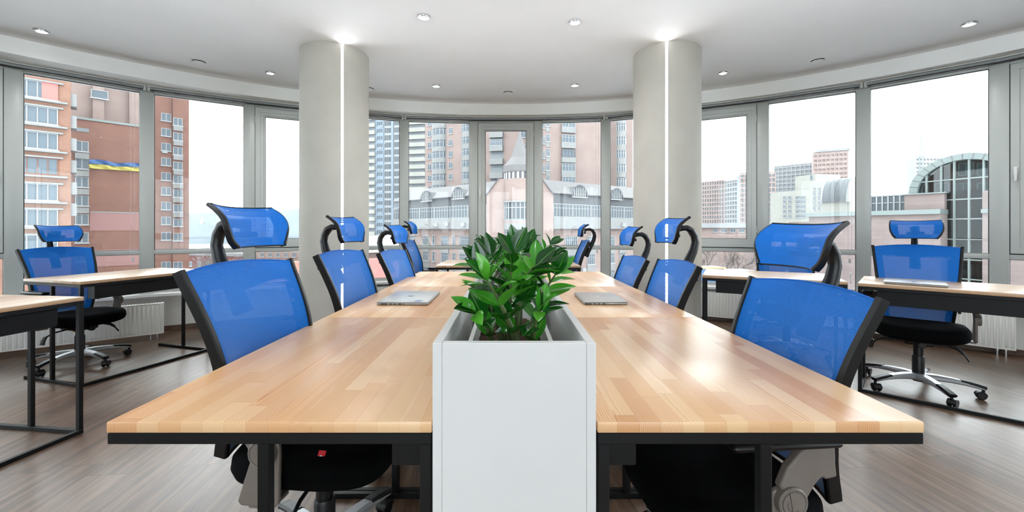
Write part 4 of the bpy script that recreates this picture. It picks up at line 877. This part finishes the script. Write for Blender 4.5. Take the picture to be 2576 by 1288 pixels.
# --- pink brick tower with bays
def bay(f, uc, w_, zlist, m_wall, r=1.3, nv=5, hgt=1.6):
    xc = f.x(uc); o = MB(); sx = w_/2; fr = MB(); pn = MB(); z0, z1 = min(zlist)-2.9, max(zlist)+2.9
    def P(a, k=1.0): return (xc+sx*math.cos(a)*k, -r*math.sin(a)*k)
    par = [P(PI*i/12) for i in range(13)]
    for z in zlist:
        o.prism(list(reversed(par)), z-2.9+hgt*0.5+0.05, z-hgt/2)
        o.prism(list(reversed([P(PI*i/12, 1.04) for i in range(13)])), z+hgt/2, z+hgt/2+0.15)
        pn.prism(list(reversed([P(PI*i/12, 0.95) for i in range(13)])), z-hgt/2, z+hgt/2)
        for i in range(13):
            p = P(PI*i/12, 0.98); 
            if i % 2 == 0: fr.box(p[0]-0.07, p[0]+0.07, p[1]-0.07, p[1]+0.07, z-hgt/2, z+hgt/2)
        fr.prism(list(reversed([P(PI*i/12, 1.0) for i in range(13)])), z+hgt*0.16, z+hgt*0.16+0.07)
    b = o.build('bay', m_wall, f.t, 30); pn.build('glazing', M['winpane'], b, 30); fr.build('glazing_bars', M['winframe'], b, None)
f = Fac('brick_tower', 1070, 108, 1210, 100, 'pale pink brick tower with curved grey bays, behind the left roof wing')
H = 48; f.body('wall', M['brick_pink'], 0, f.L+1, ZG, H, 0, 3)
zl = [f.z(1120, v) for v in (615,587,559,531,503,474,446,417,389,361,331,303,275,247)]
bay(f, 1105, f.x(1122)-f.x(1088), zl[4:], M['concrete']); bay(f, 1178, f.x(1196)-f.x(1163), zl[4:], M['concrete'], 0.9)
for u in (1081, 1134):
    for z in zl[4:]: f.win(f.x(u), z, f.x(u+5)-f.x(u-5), 1.5, 2, 2)
f = Fac('brick_tower', 1204, 96, 1342, 93, 'pale pink brick tower with open balconies, behind the pointed turret')
f.body('wall', M['brick_pink'], 0, f.L, ZG, H, 0, 3)
xb0, xb1 = f.x(1235), f.x(1266)
f.many('recess_shade_panel', M['shade'], [(xb0, xb1, -0.05, 0.02, 0, H)])  # flat sheet carrying the shade of a balcony recess
f.many('balcony_front', M['concrete'], [(xb0-0.1, xb1+0.1, -1.1, 0.0, f.z(1250,v), f.z(1250,v)+1.3) for v in (450, 415, 382, 348, 315, 280)])
f.win((xb0+xb1)/2, f.z(1250,362), xb1-xb0-0.1, 1.5, 6, 2, y=-1.05, sill=False)
for v in (333, 399, 432, 465): f.win((xb0+xb1)/2, f.z(1250, v), 1.6, 1.4, 3)
for v in (337, 374, 410): f.win(f.x(1322), f.z(1322, v), f.x(1336)-f.x(1312), 1.6, 3, 2); 
f = Fac('brick_tower', 1345, 86, 1600, 92, 'tall pale pink brick tower with a column of wide balcony windows, right of the turret')
f.body('wall', M['brick_pink'], 0, f.x(1520), ZG, H, 0, 5); f.body('side_wall', M['brick_pink'], f.x(1520), f.L+1, ZG, H, 3, 8)
vv_ = (312, 350.5, 386.5, 422, 455)
for v in vv_:
    z = f.z(1428, v); f.win(f.x(1428), z, f.x(1445)-f.x(1412), 1.65, 4, 2, y=-0.5, fr=(M['roofdark'] if v == 386.5 else None), sill=False)
    f.many('balcony_front', M['concrete'], [(f.x(1411), f.x(1446), -0.6, 0.0, z-1.95, z-0.85)])
    f.win(f.x(1378), z, f.x(1383)-f.x(1373), 1.6, 2, 2); f.many('panel', M['concrete'], [(f.x(1373), f.x(1383), -0.12, 0.0, z-1.9, z-0.9)]); f.win(f.x(1366), z-0.5, f.x(1370.5)-f.x(1362), 1.6, 2, 2)
zl = [f.z(1562, v)+0.2 for v in (462,426,392,358,324,290)]
bay(f, 1562, 2.1, zl, M['concrete'], 1.0)
for z in zl: f.win(f.x(1583), z-0.3, 0.9, 1.5, 1, 2, y=3)
# --- grey roofed lower building: left wing, corner with turret, right wing
def wing(f, x0, x1, zs, u_ref, dorm, per=2.1):
    zr0, zr1, zb0_, zb1_, ze = zs           # ribbon bottom/top, balcony bottom/top, eave
    f.body('wall', M['brick_pink'], x0, x1, ZG, zb0_, 0.6, 12); f.body('grey_storey', M['concrete'], x0, x1, zb0_, zr0, -0.4, 12); f.body('slate_band', M['roofdark'], x0, x1, zr1, ze, 0.3, 12)
    f.body('ribbon_back', M['shade'], x0, x1, zr0, zr1, 0.25, 12)
    n = int((x1-x0)/4.0)
    for i in range(n): f.win(x0+(i+0.5)*(x1-x0)/n, (zr0+zr1)/2, (x1-x0)/n-0.15, zr1-zr0-0.05, 6, 2, y=-0.2, sill=False, pane=M['glassblue'])
    r = MB(); r.add([(x0,-0.3,ze),(x1,-0.3,ze),(x1,3.2,ze+2.3),(x0,3.2,ze+2.3),(x0,7,ze+2.3),(x1,7,ze+2.3),(x1,7,ze-0.1),(x0,7,ze-0.1),(x0,-0.3,ze-0.12),(x1,-0.3,ze-0.12)], [(0,1,2,3),(3,2,5,4),(4,5,6,7),(8,9,1,0),(0,3,4,7,8),(1,9,6,5,2)]); r.build('roof', M['roof'], f.t, None)
    for u, wd in dorm:
        xc = f.x(u); w2 = wd/2; n_ = 10; arc = [(xc+w2*math.cos(PI*i/n_), ze-0.5+1.75*math.sin(PI*i/n_)) for i in range(n_+1)]
        o = MB(); y0, y1 = -0.35, 3.2; vv = [(x,y0,z) for x, z in arc]+[(x,y1,z) for x, z in arc]; o.add(vv, [(i, i+1, n_+2+i, n_+1+i) for i in range(n_)])
        o.add([(xc+(w2+0.22)*math.cos(PI*i/n_), y0-0.05, ze-0.5+1.97*math.sin(PI*i/n_)) for i in range(n_+1)]+[(xc+(w2)*math.cos(PI*i/n_), y0-0.05, ze-0.5+1.75*math.sin(PI*i/n_)) for i in range(n_+1)], [(i, i+1, n_+2+i, n_+1+i) for i in range(n_)])
        dm = o.build('dormer', M['roofdark'], f.t, 30)
        p = MB(); p.add([(x,y0+0.15,z) for x, z in arc], [tuple(range(n_+1))]); p.build('dormer_pane', M['glassblue'], dm, None)
        fr = MB()
        for i in range(1, 7): x = xc-w2+wd*i/7; hh = 1.75*math.sqrt(max(0, 1-((x-xc)/w2)**2)); fr.box(x-0.05, x+0.05, y0, y0+0.12, ze-0.5, ze-0.5+hh)
        fr.box(xc-w2, xc+w2, y0, y0+0.12, ze-0.56, ze-0.42); fr.build('dormer_bars', M['winframe'], dm, None)
zsW = (2.95, 5.0, 1.2, 2.95, 6.6)
f = Fac('corner_house', 992, 82, 1228, 64, 'left wing of the grey roofed house with arched dormers and ribbon windows')
wing(f, 0, f.L, zsW, 1100, [(1076, 3.3), (1156, 3.1)])
f.win(f.x(1000), 5.9, 2.0, 1.3, 5)
for v_, nr in ((-0.35, 2), (-3.2, 2), (-6.1, 2), (-9.0, 2)):
    for u, wd, n_ in ((1065, 1.7, 4), (1113, 1.9, 4), (1165, 3.0, 7), (1085, 0.7, 1), (1136, 0.7, 1), (1205, 1.5, 3), (1030, 1.8, 4)): f.win(f.x(u), v_-0.5, wd, 1.75, n_, nr, y=0.55)
    f.many('grey_panel', M['concrete'], [(f.x(u)-wd/2-0.1, f.x(u)+wd/2+0.1, 0.4, 0.6, v_-2.6, v_-1.45) for u, wd in ((1065,1.7),(1113,1.9),(1165,3.0),(1205,1.5),(1030,1.8))])
for u, z in ((1104, 1.9), (1131, 2.0), (1172, 1.9), (1040, 2.0)): aircon(f, f.x(u), z, -0.4)
fR = Fac('corner_house', 1388, 62, 1640, 76, 'right wing of the grey roofed house with arched dormers and ribbon windows')
f = fR; wing(f, 0, f.L, zsW, 1500, [(1455, 3.2), (1548, 2.9)])
for v_ in (-0.35, -3.2, -6.1, -9.0):
    for u, wd, n_ in ((1395, 0.95, 2), (1443, 2.6, 6), (1493, 1.7, 4), (1543, 1.8, 4), (1572, 1.5, 3)): f.win(f.x(u), v_-0.5, wd, 1.75, n_, 2, y=0.55)
    f.many('grey_panel', M['concrete'], [(f.x(u)-wd/2-0.1, f.x(u)+wd/2+0.1, 0.4, 0.6, v_-2.6, v_-1.45) for u, wd in ((1443,2.6),(1493,1.7),(1543,1.8),(1572,1.5))])
for u, z in ((1398, -2.1), (1562, 1.9), (1473, -5.3), (1420, -2.2), (1515, -8.2)): aircon(f, f.x(u), z, 0.5 if z < 1 else -0.4)
f = Fac('corner_tower', 1224, 60, 1392, 60, 'pink corner block of the grey roofed house with round bay and pointed tiled turret')
gz = 6.1; xt = f.x(1308)
f.body('wall', M['brick_pink'], 0, f.L, ZG, gz, 0, 3)
o = MB(); o.add([(0,0,gz),(f.L,0,gz),(f.x(1362),0,gz+2.3),(f.x(1255),0,gz+2.3),(0,3,gz),(f.L,3,gz),(f.x(1362),3,gz+2.3),(f.x(1255),3,gz+2.3)], [(0,1,2,3),(1,5,6,2),(0,3,7,4),(3,2,6,7),(4,7,6,5)]); o.build('gable', M['brick_pink'], f.t, None)
o = MB(); 
for a, b in ((0, 1255), (1392, 1362)):
    xa_, xb_ = (0 if a == 0 else f.L), f.x(b); o.add([(xa_,-0.25,gz-0.1),(xb_,-0.25,gz+2.3),(xb_,-0.25,gz+2.5),(xa_,-0.25,gz+0.1),(xa_,3,gz-0.1),(xb_,3,gz+2.3),(xb_,3,gz+2.5),(xa_,3,gz+0.1)], [(0,1,2,3),(3,2,6,7),(4,7,6,5),(0,4,5,1),(0,3,7,4)])
o.build('gable_trim', M['roofdark'], f.t, None)
R_ = 2.35; cy0 = 0.6
o = MB(); o.lathe([(R_,ZG),(R_,-1.0)], 40, (xt,cy0,0)); o.lathe([(R_+0.05,1.15),(R_+0.1,2.3),(R_,2.35)], 40, (xt,cy0,0)); o.lathe([(R_,5.15),(R_,8.3),(0,8.3)], 40, (xt,cy0,0)); tb = o.build('turret_wall', M['brick_pink'], f.t, 30)
for z0, z1 in ((-1.0,1.15),(2.6,4.9),(8.3,9.2)):
    g = MB(); g.lathe([(R_-0.12,z0),(R_-0.12,z1)], 40, (xt,cy0,0)); go = g.build('glazing', M['glassblue'] if z0 < 8 else M['roofdark'], f.t, 30); fr = MB()
    nb = 24 if z0 < 8 else 22
    for i in range(nb):
        a = 2*PI*i/nb; fr.M = Matrix.Translation((xt+(R_-0.06)*math.cos(a), cy0+(R_-0.06)*math.sin(a), 0)) @ Matrix.Rotation(a,4,'Z'); wd = 0.06 if z0 < 8 else 0.16; fr.box(-0.05,0.05,-wd,wd,z0,z1)
    fr.M = Matrix()
    if z0 < 8: fr.lathe([(R_-0.1,z1-0.75),(R_-0.02,z1-0.75),(R_-0.02,z1-0.65),(R_-0.1,z1-0.65)], 40, (xt,cy0,0))
    fr.build('glazing_bars', M['winframe'], go, None)
o = MB(); o.lathe([(R_+0.08,4.9),(R_+0.18,4.95),(R_+0.18,5.15),(R_,5.15)], 40, (xt,cy0,0)); o.lathe([(R_+0.05,-1.25),(R_+0.05,-0.95),(R_,-0.9)], 40, (xt,cy0,0)); o.lathe([(R_,1.1),(R_+0.06,1.15),(R_+0.1,2.4),(R_+0.1,2.6),(R_,2.6)], 40, (xt,cy0,0)); o.build('stone_band', M['concrete'], f.t, 30)
o = MB(); o.lathe([(0,9.15),(R_+0.1,9.2),(R_+0.2,9.35),(R_+0.2,10.2),(R_+0.05,10.3),(1.35,11.5),(0.85,12.9),(0.42,14.2),(0.0,15.5)], 8, (xt,cy0,0), 2*PI, PI/8); o.build('spire', M['roof'], f.t, None)
o = MB(); o.tube([(xt,cy0,15.3),(xt,cy0,16.3)], 0.05, 6); o.lathe([(0,15.9),(0.13,16.0),(0,16.1)], 8, (xt,cy0,0)); o.build('finial', M['coping'], f.t, 30)
for u in (1238,):
    for z in (-0.9, -4.0): f.win(f.x(u)-0.1, z, 1.0, 1.7, 2, 2)
# --- low houses and red wall beneath the high-rise
f = Fac('low_house', 905, 66, 1000, 70, 'low house with pale roof and red wall under the high rise')
f.body('wall', M['brick_pink'], 0, f.L+2, ZG, f.z(950,632), 0, 8); f.body('red_wall', mat('coral_wall', (150,96,90), 0.9), 0, f.L-1, ZG, f.z(950,648), -2.5, 0)
o = MB(); zz = f.z(950,618); z2 = f.z(950,634); o.add([(-1,-1,z2),(f.L+2.5,-1,z2),(f.L+1,4,zz+1.6),(1,4,zz+1.6),(-1,9,z2),(f.L+2.5,9,z2)], [(0,1,2,3),(3,2,5,4),(0,3,4),(1,5,2)]); o.build('roof', mat('pale_sheet_roof', (134,134,128), 0.7), f.t, None)
# --- far right: unfinished high-rises
def grid_tower(name, u0, Y0, u1, Y1, vt, label, m1, cols, per=2.95, dep=7, open_=True, steps=None):
    f = Fac(name, u0, Y0, u1, Y1, label); H = f.z((u0+u1)/2, vt)
    f.body('core', M['shade'] if open_ else m1, 0.3, f.L-0.3, ZG, H-0.4, 0.6, dep)
    n = int((H-ZG)/per); s_ = MB()
    for k in range(n+1): s_.box(0, f.L, 0, 0.7, ZG+k*per, ZG+k*per+(0.95 if open_ else 1.6))
    for i in range(cols+1): x = f.L*i/cols; s_.box(x-0.28, x+0.28, -0.05, 0.65, ZG, H)
    s_.build('facade_grid', m1, f.t, None); return f, H
f, H = grid_tower('high_rise', 1755, 300, 1822, 285, 456, 'pink and grey unfinished high rise nearest the right column', M['brick_pink'], 11)
f, H = grid_tower('high_rise', 1824, 282, 1862, 268, 452, 'grey unfinished high rise with open floors in the right casement window', M['concrete'], 6)
f, H = grid_tower('high_rise', 1862, 250, 1950, 246, 436, 'slender grey and pink high rise behind the right casement hinge', M['brick_pink'], 9)
f, H = grid_tower('high_rise', 1948, 310, 2048, 292, 412, 'tall unfinished tower with open top floors, behind the cream block', M['concrete'], 9)
f, H = grid_tower('high_rise', 2046, 270, 2132, 262, 381, 'tallest pale pink tower at the back, above the metal barrel roof', M['brick_pink'], 8, open_=False)
f.body('roof_crown', M['concrete'], 1, f.L+1.5, H, H+1.5, -0.6, 7)
f, H = grid_tower('high_rise', 2303, 300, 2372, 300, 391, 'pale hazy high rise behind the arched building', M['palewhite'], 8, open_=False)
# --- cream blocks
f = Fac('apartment_block', 1938, 150, 2062, 132, 'cream apartment block with stepped top and small windows')
f.body('wall', M['cream'], 0, f.x(2060), ZG, f.z(2000,480), 0, 14); f.body('top_storey', M['cream'], f.x(1988), f.x(2040), f.z(2000,480), f.z(2010,441), 2, 12)
for v in (497, 508, 520, 532, 544): 
    for u in (1974, 1987, 2008, 2020): f.win(f.x(u), f.z(u, v), 1.3 if u < 2000 else 1.9, 1.0, 3)
f.win(f.x(2029), f.z(2029,446), 0.9, 1.6, 1, y=2)
f = Fac('apartment_block', 2036, 118, 2075, 112, 'pale cream block with a narrow window column, left of the barrel roof')
f.body('wall', M['cream'], 0, f.L, ZG, f.z(2050,458), 0, 10)
for v in (476, 488, 500, 512, 524):
    for u in (2049, 2061): f.win(f.x(u), f.z(u, v), 0.9, 0.9, 2)
# --- long low building, pale roof
f = Fac('long_shed', 1755, 118, 1885, 112, 'long low brick building with pale flat roof under the unfinished towers')
f.body('wall', M['brick_pink'], 0, f.L+8, ZG, f.z(1820,573), 0, 10); f.body('roof', M['palewhite'], -0.5, f.L+8.5, f.z(1820,573), f.z(1820,562), -0.8, 10.5)
for u in (1800, 1822, 1844, 1866): f.win(f.x(u), f.z(u, 580), 1.3, 0.9, 2)
# --- barrel vault on white cube
f = Fac('barrel_roof_house', 2066, 78, 2140, 74, 'white block topped by a dark grey curved metal roof')
zb_ = f.z(2100, 507); x0, x1 = 0.2, f.x(2130)
f.body('wall', M['cream'], x0-0.3, x1+0.4, ZG, zb_, 0.3, 6)
o = MB(); n_ = 14; RR = f.z(2100,446)-zb_; o.add([(x, -0.2+RR*0.95*(1-math.sin(PI/2*i/n_))*0.0+3.4*(1-math.cos(PI/2*i/n_)), zb_+RR*math.sin(PI/2*i/n_)) for x in (x0, x1) for i in range(n_+1)]+[(x0,5,zb_+RR),(x1,5,zb_+RR)], [(i, n_+1+i, n_+2+i, i+1) for i in range(n_)]+[(n_, 2*n_+1, 2*n_+3, 2*n_+2)])
for k in range(1, 4):
    x = x0+(x1-x0)*k/4; o.tube([(x, -0.2+3.4*(1-math.cos(PI/2*i/n_)), zb_+RR*math.sin(PI/2*i/n_)) for i in range(n_+1)], 0.05, 5)
o.build('barrel_roof', M['vault'], f.t, 30)
o = MB(); pr = [(-0.25+3.6*(1-math.cos(PI/2*i/n_)), zb_+(RR+0.12)*math.sin(PI/2*i/n_)) for i in range(n_+1)]+[(6.2,zb_+RR+0.1),(6.2,zb_-0.2),(-0.25,zb_-0.2)]
yzplate(o, pr, x1, x1+0.35); yzplate(o, pr, x0-0.2, x0); o.build('end_wall', M['palewhite'], f.t, None)
# --- pink granite building with coping, glass lantern, block
f = Fac('granite_building', 2035, 52, 2366, 42, 'pink granite building with grey coping in front of the right windows')
zc = f.z(2366, 526)-0.0; zlow = f.z(2366, 538)
f.body('wall', M['granite'], 0, f.L, ZG, zlow, 0, 9.5); f.body('coping', M['coping'], -0.3, f.L+0.05, zlow, zc, -0.35, 9.8); f.body('upper_block', M['granite'], f.x(2262), f.x(2364), zc, f.z(2364,484), 1.5, 10); f.body('upper_coping', M['coping'], f.x(2262)-0.1, f.L+0.1, f.z(2364,484), f.z(2364,481), 1.3, 10.2)
f.body('low_wing', M['granite'], -3, 0, ZG, zlow-0.6, 1.5, 14)
g = MB(); fr = MB(); xa_, xb_ = f.x(2142), f.x(2262); zt = f.z(2262, 485)
MB().box(xa_, xb_, 4.0, 9.0, zc, zt).build('glass_lantern', M['glassblue'], f.t, None)
for i in range(9): x = xa_+(xb_-xa_)*i/8; fr.box(x-0.06, x+0.06, 3.9, 4.0, zc, zt+0.05)
fr.box(xa_, xb_, 3.9, 4.0, zt-0.05, zt+0.08); fr.box(xa_, xb_, 3.9, 4.0, zc+1.0, zc+1.08); fr.build('lantern_bars', M['winframe'], f.t, None)
f.many('vent_slot', M['shade'], [(f.x(2380), f.x(2440), -0.05, 0.02, f.z(2366,642), f.z(2366,640))])
# --- arched glass building
f = Fac('arched_building', 2286, 46, 2620, 37, 'glass fronted building with a broad pale arch over its grid facade, right window')
xl_, xr_ = f.x(2286), f.x(2586); xc = (xl_+xr_)/2; Rx = (xr_-xl_)/2; zsp = f.z(2286, 487); Rz = f.z(2436, 384)-zsp
n_ = 40
def arch(k, y, ang): return (xc-Rx*k*math.cos(ang), y, zsp+(Rz-(1-k)*Rx*0.85)*math.sin(ang))
o = MB(); kin = 0.835
va = [arch(k, y, PI*i/n_) for k, y in ((1,0),(kin,0.0),(kin,1.5),(1,3.0)) for i in range(n_+1)]; fs = []
for r in range(4):
    for i in range(n_): a = r*(n_+1)+i; b = ((r+1) % 4)*(n_+1)+i; fs.append((a, a+1, b+1, b))
o.add(va, fs); o.build('arch_band', M['coping'], f.t, 40)
o = MB()
for i in range(1, 16): a = PI*i/16; p, q = Vector(arch(1.0,-0.02,a)), Vector(arch(kin,-0.02,a)); o.tube([p, q], 0.035, 4)
o.build('arch_joint', M['roof'], f.t, None)
x0, x1 = f.x(2366), f.x(2474)
gl = MB(); gl.add([arch(kin, 0.30, PI*i/n_) for i in range(n_+1)], [tuple(range(n_+1))]); gl.box(x0, x1, 0.30, 0.33, ZG, zsp); gl.build('glass_wall', M['greenglass'], f.t, None)
bk_ = MB(); bk_.add([arch(kin*0.995, 0.9, PI*i/n_) for i in range(n_+1)], [tuple(range(n_+1))]); bk_.box(x0, x1, 0.9, 2.0, ZG, zsp); inner = bk_.build('reflection_wall', M['plum'], f.t, None)  # wall added behind the glass to imitate another building's reflection
f.body('pier', M['granite'], x1, x1+6, ZG, f.z(2480,480), -0.2, 8); f.body('pier_coping', M['coping'], x1-0.02, x1+6.1, f.z(2480,536), f.z(2480,526), -0.4, 0)
gb = MB(); 
for u in (2328, 2365, 2398, 2435, 2472):
    x = f.x(u); zt = zsp+ (Rz-(1-kin)*Rx*0.85)*math.sqrt(max(0, 1-((x-xc)/(Rx*kin))**2)); gb.box(x-0.07, x+0.07, 0.12, 0.30, ZG if u > 2350 else zsp, zt)
for v in (451, 502, 551, 602, 652, 700):
    z = f.z(2400, v); wdt = Rx*kin*math.sqrt(max(0, 1-((z-zsp)/(Rz-(1-kin)*Rx*0.85))**2)) if z > zsp else None
    gb.box(xc-wdt if wdt else x0, xc+wdt if wdt else x1, 0.14, 0.29, z-0.06, z+0.06)
gb.build('grid_bars', M['coping'], f.t, None)
for v, us in ((425, (2405, 2452)), (476, (2345, 2398, 2452)), (525, (2392, 2448)), (577, (2370, 2408, 2450)), (632, (2400, 2450)), (680, (2400, 2450))):  # windows of that imitated reflection
    for u in us: f.win(f.x(u)+0.4, f.z(u, v), 1.15, 1.3, 2, 1, y=0.88, pane=M['winpane'], sill=False)
# --- tower crane
o = MB(); o.box(-0.9,0.9,-0.9,0.9,0,62); cr = empty('tower_crane', PY(2318, 577, 290).xy.to_3d()+Vector((0,0,ZG)), 0.5, 'faint hazy tower crane above the arched building', 'crane')
mm = MB()
for zz in range(0, 72, 3):
    for a, b in (((-1,-1),(1,-1)),((1,-1),(1,1)),((1,1),(-1,1)),((-1,1),(-1,-1))): mm.tube([(a[0],a[1],zz),(b[0],b[1],zz+3)], 0.12, 4)
for a in ((-1,-1),(1,-1),(1,1),(-1,1)): mm.tube([(a[0],a[1],0),(a[0],a[1],72)], 0.16, 4)
mm.build('mast', M['coping'], cr, None); jb = MB(); jb.tube([(-10,0,72),(26,0,75)], 0.35, 4); jb.tube([(0,0,79),(20,0,74.5)], 0.12, 4); jb.tube([(0,0,79),(-10,0,72)], 0.12, 4); jb.tube([(0,0,72),(0,0,79)], 0.3, 4)
for i in range(12): jb.tube([(i*2,0,72.2+i*0.17),(i*2+1,0,73.6+i*0.1)], 0.1, 4)
jb.build('jib', M['coping'], cr, None)
# --- kiosks
for u, v, c, wd, lab in ((1793, 676, 'kioskblue', 2.6, 'blue kiosk with an orange roof edge, low outside the right casement window'), (1860, 684, 'palewhite', 3.2, 'white van shaped kiosk low outside, right of the blue kiosk')):
    k = empty('kiosk', PZ(u, v, -3.6)[:2] and ((u-UC)*46/F, 46, HC-(v-VC)*46/F-1), 0.1, lab, 'kiosk'); MB().box(-wd/2,wd/2,0,2,-9,1.0).build('wall', M[c], k, None); MB().box(-wd/2-0.1,wd/2+0.1,-0.2,2.1,1.0,1.15).build('roof', M['kioskorange'] if c == 'kioskblue' else M['palewhite'], k, None)
# --- bare trees
def tree_mesh(seed, h, m, spread=0.55, depth=5):
    r = random.Random(seed); o = MB()
    def br(p, d, ln, rad, lv):
        pts = [p]; q = Vector(p); dd = Vector(d)
        for i in range(3): dd = (dd+Vector((r.uniform(-.18,.18), r.uniform(-.18,.18), r.uniform(-.05,.12)))).normalized(); q = q+dd*ln/3; pts.append(Vector(q))
        o.tube(pts, lambda i, t: max(0.012, rad*(1-0.45*t)), 5 if lv > 2 else 3)
        if lv <= 0: return
        for k in range(3 if lv > 1 else 4):
            a = r.uniform(0, 2*PI); s = r.uniform(spread*0.6, spread*1.3); sd = dd.cross(Vector((math.cos(a), math.sin(a), 0.3))).normalized(); nd = (dd*math.cos(s)+sd*math.sin(s)).normalized()
            br(pts[-1 if k < 2 else 2], nd, ln*r.uniform(0.62,0.82), rad*0.55, lv-1)
    br(Vector((0,0,0)), (0,0,1), h*0.30, h*0.022, depth); return o.mesh('branches', m, 60)
tm = [tree_mesh(3, 8, M['bark']), tree_mesh(5, 7, M['barkpale'], 0.7), tree_mesh(9, 9, M['bark'], 0.6)]
def tree(u, Y, ztop, k, label, group, rz=0):
    h = [8,7,9][k]*1.05; sc_ = (ztop-ZG)/h; t = empty('bare_tree', ((u-UC)*Y/F, Y, ZG), rz, label, 'tree', group); b = place('branches', tm[k], t); b.scale = (sc_*0.8, sc_*0.8, sc_)
GT = 'bare winter trees outside'
tree(1815, 38, -1.2, 0, 'dark bare tree low in the right casement window', GT); tree(1870, 41, -1.0, 2, 'dark bare tree beside the blue kiosk, right of its neighbour', GT, 1)
tree(1775, 48, -1.4, 2, 'bare tree nearest the right column, low in the window', GT, 2)
for i, u in enumerate((1775, 1800, 1826, 1850, 1878)): tree(u, 92+3*i, -0.3+0.3*(i % 2), i % 3, 'brownish bare tree in the row before the long low building', GT, i)
for i, u in enumerate((500, 530, 568, 610, 655, 488)): tree(u, 88+5*i, -1.6-(i % 2), 1, 'frosty pale bare tree between the brick tower and the left column', GT, i*1.3)
tree(335, 52, -4.5, 1, 'small pale bare shrub tree at the foot of the banner wall', GT, 1)
tree(1065, 50, -3.2, 0, 'bare tree before the left wing, seen just above the far desk', GT, 3); tree(1085, 54, -3.8, 1, 'pale bare tree before the left wing, close to the far desk edge', GT, 2)
tree(960, 46, -3.6, 0, 'thin bare tree in front of the coral wall', GT, 2)

# --- winter haze over the city
hz_ = bpy.data.materials.new('winter_haze'); hz_.use_nodes = True; n_ = hz_.node_tree; n_.nodes.clear()
ho = n_.nodes.new('ShaderNodeOutputMaterial'); hv = n_.nodes.new('ShaderNodeVolumeScatter'); hv.inputs['Density'].default_value = 0.00009; hv.inputs['Color'].default_value = (0.96,0.98,1.0,1)
n_.links.new(hv.outputs[0], ho.inputs['Volume'])
tag(MB().box(-330, 480, 16, 640, ZG+0.05, 95).build('haze', hz_, None, None), 'thin white winter haze hanging over the city outside', 'haze', kind='stuff')
